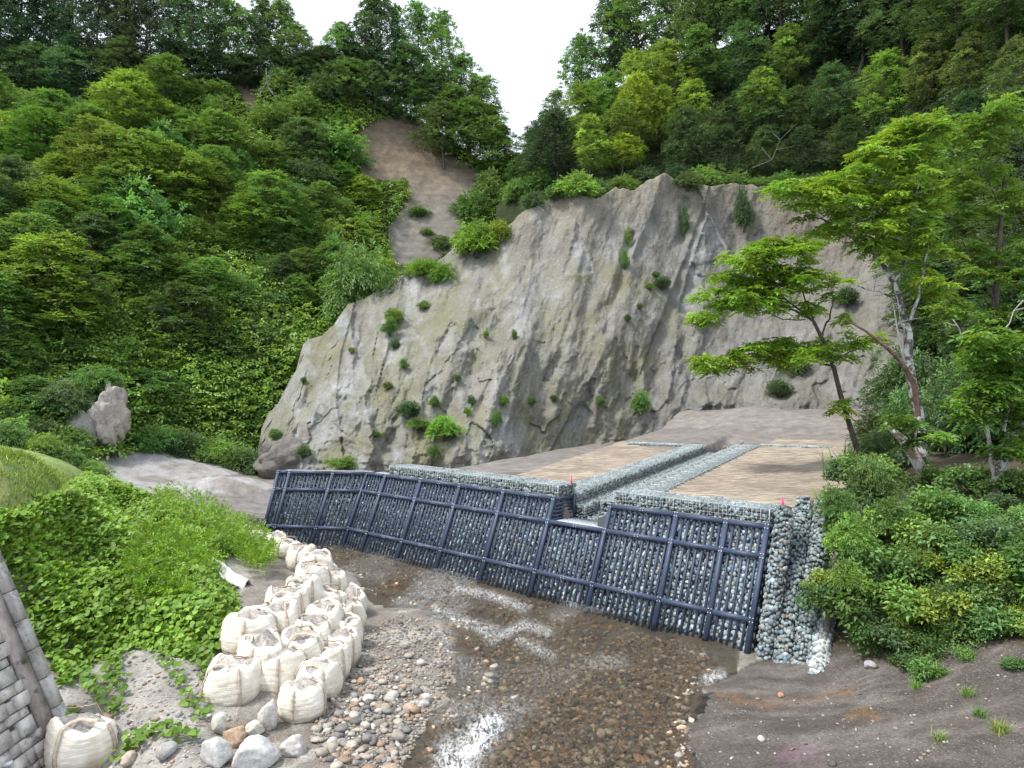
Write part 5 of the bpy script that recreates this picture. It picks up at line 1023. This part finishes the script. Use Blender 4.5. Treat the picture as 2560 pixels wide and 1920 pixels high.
for px, py, hw, hp, cl_, lb, D in [(165,1035,70,85,'dark','dark bush behind the rounded grey rock',50),(235,985,70,70,'mid','bush capping the slope above the tall pale outcrop',52),(20,1165,70,80,'mid','bush behind the grassy mound at the left frame edge',40),(95,1160,64,74,'bright','bush behind the grassy mound, second from the left edge',40),(165,1165,60,66,'mid','bush behind the grassy mound, third from the left edge',40),(230,1172,52,56,'bright','small bush between the grassy mound and the sand strip',40),(385,1115,60,60,'mid','low bush right of the tall pale outcrop',54),(560,1158,46,72,'mid','leafy bush standing in the dark mud at the cliff toe',56)]+[(x, 1128+(x*7) % 17, 52, 62, ['mid','bright','mid','dark'][k % 4], f'low bush at the foot of the left hillside, {ORD[k]} right of the outcrop', 55) for k, x in enumerate(range(345, 640, 42))]+[(x, 1120+(x*5) % 17, 62, 74, ['mid','dark'][k % 2], f'low bush at the left hillside foot, {ORD[k]} from the left frame edge', 48) for k, x in enumerate(range(-40, 170, 50))]:
    P_ = dp(px, py, D); P_[2] = max(gz1(P_[0], P_[1]), P_[2]) if py < 1100 else gz1(P_[0], P_[1])-.1; o = put_shrub(P_, hw*D/F, hp*D/F, cl_, 3, 'bank_shrub'); tag(o, lb, 'bush', 'bushes by the far left bank')
PLO = sorted([o for o in COL.objects if o.name.startswith('rock_plant')], key=lambda o: o.location.x/o.location.y)
for i, o in enumerate(PLO): o['label'] = f'{"taller" if o.scale.z > 1.2 else "small"} green plant on the bare cliff, {nth(i)} counting from the left'

# undergrowth that fills between the shrubs
def under(name, Hm, poly, n, colr, L, lw, label, excl=(), lift=.9, okf=None):
    P_ = np.array(poly); q = rng.uniform(P_.min(0), P_.max(0), (n*2, 2)); k = inpoly(q[:, 0], q[:, 1], poly)
    for e in excl: k &= ~inpoly(q[:, 0]+12*fbm(q[:, 0]/20, q[:, 1]/20, 3), q[:, 1], e)
    if okf is not None: k &= okf(q[:, 0], q[:, 1])
    q = q[k][:n]; D = Hm(q)-rng.random(len(q))**2*lift; P3 = dp(q[:, 0], q[:, 1], D); n = len(P3); A = unit(rng.normal(0, 1, (n, 3))*np.array((1, .6, .35))+np.array([0, -.7, .1]))
    t3 = tints(n, rng, .22)*(1+.5*fbm(q[:, 0]/70, q[:, 1]/70, 3))[:, None]; o = link(name, fol_mesh(name, [sprays(P3, A, L, 5, L*.5, lw, t3, rng)]), color=GC[colr]); return tag(o, label, 'undergrowth', kind='stuff')
under('undergrowth', LH, [(-100,230),(600,215),(900,240),(1010,300),(1280,420),(1300,560),(1150,640),(900,780),(760,1120),(-100,1140)], 42000, 'bright', .8, .5, 'tangled green undergrowth between the shrubs of the left hillside', (SCARP, SOIL2, S22([(1165,340),(1200,345),(1190,380),(1130,460),(1110,450)])), 3.6)
under('undergrowth', RH, [(1260,480),(1350,390),(1500,250),(1800,130),(2700,-80),(2700,1120),(2330,1120),(2270,620),(2150,520),(1700,480),(1640,480),(1380,510)], 20000, 'dark', .7, .5, 'dark undergrowth between the trees of the right wood', (), 1.6)

# ------------------------------------------------------------------ left bank: creeper cover
def hearts(C, N, A, S, tint):
    A = unit(A-N*(A*N).sum(-1, keepdims=True)); B = np.cross(A, N); S = S[:, None]; pr = [(-.05, 0, 0), (-.02, .42, .05), (.38, .50, .07), (.75, .27, .02), (1.0, 0, -.10), (.75, -.27, .02), (.38, -.50, .07), (-.02, -.42, .05)]
    V = np.stack([C+A*S*a+B*S*b_+N*S*c for a, b_, c in pr]+[C+A*S*.4-N*S*.02], 1); n = len(C); T = np.array([(8, i, (i+1) % 8) for i in range(8)]); return V.reshape(-1, 3), (T[None]+(np.arange(n)*9)[:, None, None]).reshape(-1, 3), np.repeat(tint, 9, 0)
KUD = [(-160,1300),(30,1285),(140,1235),(215,1195),(290,1180),(430,1240),(560,1270),(650,1350),(655,1395),(600,1400),(560,1375),(545,1450),(590,1500),(595,1580),(560,1630),(500,1655),(440,1640),(330,1610),(240,1660),(160,1720),(110,1640),(40,1500),(-80,1440)]
# solve the ground height under each pixel ray by a few fixed-point steps
def ray_ground(q):
    z = np.full(len(q), 1.5)
    for _ in range(25):
        D = np.clip((CH-z)*F/(q[:, 1]-HY), 8, 60); x = (q[:, 0]-CX)/F*D; z = z*.5+.5*ground_z(x, D)
    return np.stack([x, D, ground_z(x, D)], 1)
xy = np.stack([rng.uniform(-17, -2.5, 90000), 11.5+rng.random(90000)**1.0*18], 1); P3 = np.stack([xy[:, 0], xy[:, 1], ground_z(xy[:, 0], xy[:, 1])], 1); kx, ky = proj(P3[:, 0], P3[:, 1], P3[:, 2])
P3 = P3[inpoly(kx+14*fbm(kx/30, ky/30, 3), ky+14*fbm(kx/30+5, ky/30, 3), KUD)][:22000]
ed = inpoly(*proj(P3[:, 0], P3[:, 1], P3[:, 2]), KUD); lump = .30+.38*(fbm(P3[:, 0]*.75, P3[:, 1]*.75, 3)+.5); dd, _ = segdist(*proj(P3[:, 0], P3[:, 1], P3[:, 2]), KUD, True); lump = lump*sstep(0, 60, dd)+.06
P3[:, 2] += lump*(1-.75*rng.random(len(P3))**2.2); n = len(P3); hole = sstep(.10, .3, fbm(P3[:, 0]*.9+3, P3[:, 1]*.9, 3)); 
Nn = unit(np.array([-.25, -.45, 1.])+rng.normal(0, .38, (n, 3))); Aa = rng.normal(0, 1, (n, 3)); SS = rng.uniform(.09, .165, n); tn = tints(n, rng, .18)*(1+.35*fbm(P3[:, 0]*.6, P3[:, 1]*.6, 3))[:, None]
o = link('creeper', fol_mesh('creeper', [hearts(P3+rng.normal(0, .05, (n, 3)), unit(Nn+rng.normal(0, .2, (n, 3))), Aa+k*2.1*np.cross(Nn, Aa), SS, tn) for k in (0, 1)], 'leaf_gloss'), color=(.175, .30, .04)); tag(o, 'broad leaved green creeper covering the left bank', 'creeper', kind='stuff')
# fine yellow-green weeds among it
q = rng.uniform((300, 1240), (690, 1620), (9000, 2)); q = q[inpoly(q[:, 0], q[:, 1], [(380,1250),(470,1240),(560,1290),(650,1350),(690,1400),(700,1440),(640,1450),(590,1400),(540,1400),(520,1480),(470,1540),(350,1560),(310,1500),(350,1380)])]
P3 = ray_ground(q); P3[:, 2] += .25+.5*rng.random(len(P3))*(.6+.8*(fbm(P3[:, 0]*.8+9, P3[:, 1]*.8, 2)+.3)); n = len(P3)
o = link('weeds', fol_mesh('weeds', [sprays(P3, unit(rng.normal(0, .5, (n, 3))+np.array([0, -.2, .9])), .42, 9, .105, .45, tints(n, rng, .22), rng)]), color=(.175, .305, .038)); tag(o, 'feathery yellow green weeds on the bank above the sandbags', 'weeds', kind='stuff')
# runner vines on the sand
RV = [([(420,1600),(400,1660),(440,1700),(470,1760),(505,1800)],'leafy creeper runner between the creeper mass and the nearest sandbag'),([(300,1640),(270,1690),(300,1740)],'short creeper runner on the sand right of the block wall'),([(200,1690),(230,1730),(300,1790)],'creeper runner across the sand toward the lone white sandbag'),([(300,1920),(330,1860),(370,1850),(420,1840),(480,1850)],'creeper runner between the lone sandbag and the boulders'),([(60,1540),(75,1590),(80,1600)],'small creeper sprig on the wall end slabs'),([(500,1640),(520,1690),(530,1720)],'creeper runner beside the big pale sandbag'),([(180,1810),(160,1830)],'creeper sprig at the lower end of the wall')]
for pl, lb in RV:
    ln_ = np.array(pl, float); tt = np.linspace(0, len(ln_)-1, 26); qq = np.stack([np.interp(tt, range(len(ln_)), ln_[:, 0]), np.interp(tt, range(len(ln_)), ln_[:, 1])], 1)+rng.normal(0, 4, (26, 2)); P3 = ray_ground(qq); P3[:, 2] += .05+.03*rng.random(26)
    root = empty('creeper_runner', P3[0]); mb = MB(); mb.tube(P3-P3[0], .006, 4, (.10, .12, .05)); link('stem', mb.mesh('stem', M['bark'], True), root)
    k = 26*4; C = np.repeat(P3-P3[0], 4, 0)+rng.normal(0, .10, (k, 3))*np.array((1, 1, .25))+np.array([0, 0, .10]); Nn = unit(np.array([-.1, -.4, 1.])+rng.normal(0, .4, (k, 3))); link('leaves', fol_mesh('leaves', [hearts(C, Nn, rng.normal(0, 1, (k, 3)), rng.uniform(.09, .15, k), tints(k, rng, .2))], 'leaf_gloss'), root, color=(.12, .215, .03)); tag(root, lb, 'creeper', 'creeper runners on the sand')
# grass on the berm and clumps
q = rng.uniform((-60, 1110), (620, 1420), (22000, 2)); q = q[inpoly(q[:, 0], q[:, 1], [(-60,1110),(60,1112),(190,1160),(250,1225),(170,1320),(60,1400),(-60,1420)])]; P3 = ray_ground(q); P3 = P3[P3[:, 1] < 30]; n = len(P3); A = unit(np.array([0, 0, 1.])+rng.normal(0, .5, (n, 3)))
o = link('berm_grass', fol_mesh('berm_grass', [leaves(P3, A, rng.normal(0, 1, (n, 3)), rng.uniform(.10, .24, n), .022*np.ones(n), tints(n, rng, .35))]), color=(.22, .31, .065)); tag(o, 'short yellowing grass on the mound at the left edge', 'grass', kind='stuff')
for px, py, s_, v, cl_, lb in [(470,1290,1.3,1,'bright','tall arching grass clump at the edge of the left bank'),(505,1310,1.2,3,'bright','wide grass clump beside the pale sand mound'),(420,1255,1.0,1,'mid','grass clump behind the creeper near the sand mounds'),(560,1330,.9,0,'bright','grass clump nearest the dam wing'),(530,1390,.9,3,'mid','low arching grass clump above the white tarp'),
    (2130,1190,1.5,1,'mid','tall grass clump at the right edge of the straw mat'),(2090,1215,1.3,3,'mid','arching grass clump leaning over the straw mat corner'),(2170,1230,1.4,1,'mid','grass clump behind the stone rolls'),(2060,1280,1.1,0,'bright','grass clump on top of the outer stone roll'),(2140,1500,1.3,3,'mid','drooping bamboo grass on the right bank face'),(2150,1480,1.1,1,'blue','upright reed clump on the right bank face'),(2350,1600,1.0,0,'bright','grass clump hanging at the foot of the right bank'),(2330,1400,1.1,1,'mid','grass clump beside the leaning pale trunk'),(2300,1320,1.2,1,'mid','grass clump below the broken trunk'),
    (2290,1720,.5,2,'bright','small grass tuft on the muddy right bank'),(2420,1740,.5,2,'bright','small grass tuft near the right frame edge'),(2500,1830,.6,2,'yellow','yellow grass tuft in the bottom right corner'),(2350,1850,.45,2,'bright','thin grass tuft near the bottom right'),(2340,1690,.7,2,'bright','weedy tuft below the right bank bushes'),(2240,1660,.6,2,'yellow','pale grass tuft beside the tan stone'),(2450,1790,.5,2,'mid','low grass tuft on the right mud slope'),(95,1610,.35,2,'olive','dry grass tuft in the wall joint'),(120,1660,.3,2,'olive','dry grass tuft lower in the wall joint')]:
    P3 = ray_ground(np.array([[px, py]]))[0]
    if py < 1350 and px > 2000: P3 = gp(px, py, 3.1); P3[2] = gz1(P3[0], P3[1])
    if 'wall joint' in lb: P3 = np.array([-9.6 if py < 1640 else -9.4, 14.0, 1.6 if py < 1640 else 1.0])
    o = link('grass_clump', GRASS[v], None, P3, rng.uniform(0, 6), s_, jit(cl_)); tag(o, lb, 'grass', 'grass clumps')

# ------------------------------------------------------------------ right bank: bushes
RBK = []
for y0, xs0, xs1, sp_, rad in [(1185,2110,2960,75,1.1),(1260,2100,2960,80,1.0),(1330,2080,2960,80,.95),(1400,2075,2960,80,.92),(1470,2085,2960,80,.9),(1535,2110,2960,78,.85),(1590,2160,2960,80,.72),(1625,2260,2960,90,.5)]:
    for x in np.arange(xs0, xs1, sp_): RBK.append((x+rng.uniform(-24, 24), y0+rng.uniform(-16, 16), rad*rng.uniform(.8, 1.2)))
rows_d = {}
for px, py, rad in RBK:
    px += rng.uniform(-20, 20); py += rng.uniform(-26, 26); rad *= rng.uniform(.7, 1.4); z = np.interp(py, [1180, 1260, 1360, 1500, 1620], [4.0, 3.6, 2.9, 1.8, .9])+(px-2200)*.0012; p = gp(px, py, z); g = gz1(p[0], p[1]); p[2] = min(z-.35, g+.9) if g < z-.2 else g; f = rng.random(); cl_ = 'mid' if f < .45 else 'dark' if f < .65 else 'bright' if f < .85 else 'yellow'
    if py < 1300: cl_ = 'dark' if f < .5 else 'mid'
    o = put_shrub(p, rad*.85, rad*.8, cl_, int(rng.integers(5)), 'bank_bush', NEAR); rw_ = int(round((py-1185)/73)); i = rows_d.get(rw_, 0); rows_d[rw_] = i+1; o['rw'] = rw_; o['px'] = float(px); o['cn'] = CNAME[cl_]
BB = [o for o in COL.objects if o.name.startswith('bank_bush')]
for rw_ in sorted({o['rw'] for o in BB}):
    for i, o in enumerate(sorted([o for o in BB if o['rw'] == rw_], key=lambda o: o['px'])): tag(o, f'{o["cn"]} bush, {nth(i)} from the left in the {nth(rw_)} row down the right bank', 'bush', 'bushes on the right bank')
for o in BB:
    for k in ('rw', 'px', 'cn'): del o[k]
for i, (px, py, hw, hp, cl_) in enumerate([(2090,1290,50,80,'mid'),(2120,1370,55,90,'bright'),(2180,1240,60,100,'mid'),(2230,1330,60,90,'mid'),(2290,1430,60,80,'bright'),(2130,1470,50,70,'bright'),(2360,1330,60,100,'mid'),(2400,1480,60,80,'mid'),(2460,1400,60,100,'bright'),(2520,1500,60,90,'mid'),(2250,1560,50,60,'lime'),(2440,1580,55,60,'bright')]):
    z = np.interp(py, [1180, 1260, 1360, 1500, 1620], [4.0, 3.6, 2.9, 1.8, .9]); p = gp(px, py, z); D = p[1]; o = put_shrub(p, hw*D/F, hp*D/F, cl_, [0, 4, 1, 4][i % 4], 'feathery_bush'); tag(o, f'{CNAME[cl_]} feathery compound leaved bush on the right bank, {nth(i)} of the taller ones', 'bush', 'feathery bushes on the right bank')
for i, (px, py, D, hw, hp) in enumerate([(2210,1120,40,80,120),(2290,1110,38,90,150),(2370,1110,35,100,170),(2450,1120,32,110,180),(2540,1120,30,120,190),(2250,1040,44,90,140),(2340,1030,42,100,160),(2440,1030,38,110,170),(2180,1165,34,60,80)]):
    p = dp(px, py, D); p[2] = min(p[2], gz1(p[0], p[1])+1.2); o = put_shrub(p, hw*D/F, hp*D/F, ['dark', 'mid', 'dark'][i % 3], i % 6, 'thicket_bush'); tag(o, f'dense bush in the dark thicket behind the leaning trunks, {nth(i)} of nine', 'bush', 'thicket behind the leaning trunks')
TB = sorted([o for o in COL.objects if o.name.startswith('thicket_bush')], key=lambda o: o.location.x/o.location.y)
for i, o in enumerate(TB): o['label'] = f'dense dark bush in the thicket behind the leaning trunks, {nth(i)} from the left'
FB = sorted([o for o in COL.objects if o.name.startswith('feathery_bush')], key=lambda o: o.location.x/o.location.y)
for i, o in enumerate(FB): o['label'] = f'taller feathery leaved bush on the right bank, {nth(i)} of these from the left'
# leaf litter and low leaves that close the bank
q = rng.uniform((2060, 1180), (3000, 1640), (24000, 2)); q = q[inpoly(q[:, 0], q[:, 1], [(2075,1270),(2120,1190),(3000,1120),(3000,1650),(2300,1630),(2130,1590),(2080,1440)])]
z = np.interp(q[:, 1], [1180, 1260, 1360, 1500, 1620], [4.1, 3.6, 2.9, 1.8, .8]); D = (CH-z)*F/(q[:, 1]-HY); P3 = np.stack([(q[:, 0]-CX)/F*D, D, z], 1)+rng.normal(0, .12, (len(q), 3)); P3[:, 2] = np.maximum(P3[:, 2]-.25, ground_z(P3[:, 0], P3[:, 1])+.03); n = len(P3); lz = rng.uniform(.06, .15, n)
o = link('bank_leaves', fol_mesh('bank_leaves', [leaves(P3, rng.normal(0, 1, (n, 3)), np.array([-.1, -.6, .8])+rng.normal(0, .4, (n, 3)), lz, lz*.55, tints(n, rng, .3))], 'leaf_gloss'), color=(.07, .135, .028)); tag(o, 'dense low leaves covering the right bank between the bushes', 'undergrowth', kind='stuff')

# ------------------------------------------------------------------ foreground trees with compound leaves
def pp(px, py, D): return dp(px*1.1573, py*1.1573, D)
def walnut(label, D0, trunk, tr_rad, branches, clusters, colr, mat='bark', nspr=12, lsz=.215, bk=(.07, .06, .05), name='walnut_tree', extra=None):
    A0 = pp(*trunk[0][:2], D0+trunk[0][2]); root = empty(name, A0); mb = MB(); P_ = np.array([pp(x, y, D0+d) for x, y, d in trunk])-A0; mb.tube(P_, tr_rad, 8, bk); link('trunk', mb.mesh('trunk', M[mat], True), root); tips = []
    for br, r0, dead in branches:
        mb = MB(); B_ = np.array([pp(x, y, D0+d) for x, y, d in br])-A0; nfine = 4*(len(B_)-1)+1; tt = np.linspace(0, len(B_)-1, nfine); Bf = np.stack([np.interp(tt, range(len(B_)), B_[:, k]) for k in range(3)], 1)+rng.normal(0, .025, (nfine, 3))*(np.arange(nfine) > 0)[:, None]
        mb.tube(Bf, np.linspace(r0, .012, nfine), 6, bk if dead < 2 else (.26, .24, .22)); 
        for j in range(3, nfine, 2):
            e = Bf[j]+rng.normal(0, .45, 3)*np.array((1, 1, .5))+np.array([0, 0, .15]); mb.tube([Bf[j], (Bf[j]+e)/2+rng.normal(0, .05, 3), e], [.018, .012, .005], 4, bk if dead < 2 else (.26, .24, .22))
            if not dead: tips.append(e)
        if not dead: tips.append(Bf[-1])
        link('branch' if not dead else 'dead_branch', mb.mesh('branch', M[mat], True), root)
    C = list(tips)
    for x, y, rx, ry, k in clusters:
        for _ in range(int(k*1.9)):
            a = rng.uniform(0, 6.28); q_ = rng.random()**.5; C.append(pp(x+rx*q_*math.cos(a), y+ry*q_*math.sin(a), D0+rng.uniform(-1.1, 1.1))-A0)
    C = np.array(C); n = len(C); Cs = np.repeat(C, nspr, 0)+rng.normal(0, .08, (n*nspr, 3)); a = rng.uniform(0, 6.28, n*nspr); Ax = np.stack([np.cos(a), np.sin(a), rng.uniform(-.15, .55, n*nspr)], 1); tn = np.repeat(tints(n, rng, .2), nspr, 0)*tints(n*nspr, rng, .10)
    link('crown', fol_mesh('crown', [sprays(Cs, Ax, .50, 11, lsz, .40, tn, rng, .42)], 'leaf_gloss'), root, color=colr); return tag(root, label, 'tree', 'foreground trees on the right')
walnut('slender leaning tree with spreading leafy branches at the right edge of the terrace', 31,
  [(1862,1003,0),(1845,950,0),(1830,900,0),(1815,850,0),(1800,790,0),(1780,740,0),(1758,695,0)], [.13,.125,.115,.11,.10,.09,.075],
  [([(1758,695,0),(1720,672,0),(1660,655,-.4),(1600,640,-.6),(1550,660,-.8)],.06,0),([(1775,725,0),(1790,690,.2),(1800,650,.3),(1790,600,.4)],.05,0),([(1740,680,0),(1690,640,.5),(1640,590,.6),(1610,560,.7)],.05,0),([(1760,700,0),(1740,650,.3),(1720,580,.2),(1730,530,.1)],.045,0),([(1800,790,0),(1740,775,-.3),(1680,770,-.6),(1600,775,-.8),(1540,800,-1)],.055,0),([(1798,780,0),(1850,755,.3),(1890,730,.5)],.04,0),([(1740,690,0),(1690,690,-.3),(1640,670,-.5),(1580,670,-.6)],.03,1)],
  [(1700,530,75,16,9),(1620,560,65,20,8),(1610,600,55,20,6),(1660,610,70,22,8),(1720,590,60,30,7),(1560,640,60,22,8),(1620,650,70,22,7),(1530,690,28,14,3),(1560,785,70,18,8),(1640,760,70,20,8),(1700,775,50,22,5),(1720,750,60,20,5),(1800,750,60,24,5),(1830,880,22,14,2)], (.175,.30,.036))
walnut('tall forked lichen covered tree with airy bright leaves on the right', 27.5,
  [(1992,985,0),(1985,900,0),(1970,830,0),(1962,780,0),(1962,720,0),(1945,650,.2),(1930,610,.3),(1900,560,.5)], [.21,.20,.19,.18,.16,.12,.10,.07],
  [([(1900,560,.5),(1850,520,.4),(1800,490,.3),(1750,455,.2),(1700,410,.1)],.07,0),([(1930,610,.3),(1960,560,.3),(1970,480,.2),(1985,400,0),(1990,330,0)],.08,0),([(1900,560,.5),(1890,480,.4),(1905,400,.2),(1920,330,.1)],.05,0),([(1962,700,0),(1985,640,-.3),(2000,560,-.4),(2010,480,-.5)],.07,0),([(1945,650,.2),(1900,630,.2),(1860,620,.1),(1830,625,0)],.05,1),([(1955,740,0),(1945,680,-.4),(1932,620,-.5)],.02,2),([(1985,400,0),(1950,350,.1),(1930,290,.1)],.03,0)],
  [(1700,400,50,16,5),(1770,430,60,22,7),(1840,400,70,34,9),(1900,350,60,40,10),(1960,290,50,34,9),(2000,270,40,26,6),(1930,440,70,40,9),(1990,420,60,50,9),(1850,480,70,30,7),(1960,530,60,30,6),(2000,600,50,40,6),(1900,540,50,24,4),(1780,500,40,16,3)], (.165,.275,.036), 'lichen')
walnut('thick pale trunk leaning left with a broken reddish top', 24,
  [(2052,1145,0),(2030,1100,0),(2005,1040,0),(1975,985,.1),(1950,950,.2),(1912,914,.3)], [.26,.24,.21,.19,.15,.05],
  [([(1975,985,.1),(1980,940,.2),(1985,900,.3)],.05,1)], [(1990,950,50,20,3),(1960,900,40,16,3)], (.08,.16,.028), 'lichen', bk=(.16,.12,.09), name='leaning_tree')
walnut('forked pale trunk with drooping bright compound leaves at the right frame edge', 21,
  [(2140,1100,0),(2150,1050,0),(2165,1000,0),(2180,950,0),(2212,920,0),(2250,880,0)], [.17,.16,.15,.13,.11,.08],
  [([(2150,1050,0),(2140,980,.1),(2130,900,.2),(2110,830,.3),(2150,740,.3),(2212,650,.2)],.07,2),([(2110,830,.3),(2080,740,.3),(2060,690,.2)],.03,2),([(2165,1000,0),(2180,900,-.5),(2190,800,-.6)],.04,0),([(2180,900,-.5),(2120,880,-.8),(2080,870,-.9)],.03,0)],
  [(2120,870,55,40,7),(2170,780,60,50,9),(2200,850,40,60,7),(2150,730,50,20,4),(2190,950,40,40,4)], (.085,.175,.026), 'lichen')
walnut('broad bright leaved tree filling the right frame edge behind the forked tree', 33,
  [(2170,1000,0),(2160,900,0),(2150,800,0),(2150,650,0),(2160,500,0),(2170,380,0)], [.22,.2,.18,.15,.1,.05],
  [([(2150,650,0),(2100,560,-.3),(2060,480,-.5)],.06,0),([(2155,560,0),(2200,470,.2),(2240,400,.2)],.06,0),([(2160,450,0),(2120,350,-.2),(2090,280,-.3)],.05,0)],
  [(2100,300,70,50,10),(2180,250,60,50,9),(2080,420,60,50,9),(2170,420,60,60,9),(2100,560,60,50,8),(2190,570,50,60,7),(2060,660,40,40,5),(2150,700,50,40,5)], (.120,.215,.036))
A0 = pp(1955, 790, 27); root = empty('dead_snag', A0); mb = MB(); mb.tube(np.array([pp(x, y, 27) for x, y in [(1984,900),(1975,830),(1950,785),(1920,755),(1870,715),(1822,688)]])-A0, [.10,.10,.09,.07,.05,.02], 7, (.11,.075,.055)); link('trunk', mb.mesh('trunk', M['bark'], True), root)
mb = MB(); mb.tube(np.array([pp(x, y, 27) for x, y in [(1955,790),(1940,720),(1930,660)]])-A0, [.05,.04,.015], 6, (.25,.23,.21)); link('limb', mb.mesh('limb', M['bark'], True), root); tag(root, 'broken brown snag slanting up to the left across the forked tree', 'dead tree')
A0 = dp(1930, 400, 84); root = empty('dead_tree', A0); mb = MB()
for br in ([(1880,420),(1930,400),(1950,350),(1990,310)],[(1930,400),(1905,370)],[(1950,350),(1930,330)],[(1940,375),(1985,365)]): mb.tube(np.array([dp(x, y, 80) for x, y in br])-A0, np.linspace(.05, .015, len(br)), 5, (.13, .12, .11))
link('branch', mb.mesh('branch', M['bark']), root); tag(root, 'small bare grey tree above the right cliff edge', 'dead tree', 'bare trees')
A0 = dp(675, 235, 100); root = empty('dead_tree', A0); mb = MB()
for br in ([(665,170),(668,205),(680,260)],[(668,205),(650,230),(655,255)],[(672,220),(690,245),(685,275)],[(668,190),(685,210)],[(655,215),(640,240)]): mb.tube(np.array([dp(x, y, 100) for x, y in br])-A0, np.linspace(.07, .02, len(br)), 5, (.19, .175, .16))
link('branch', mb.mesh('branch', M['bark']), root); tag(root, 'bare grey branches hanging beside the small brown soil patch on the ridge', 'dead tree', 'bare trees')
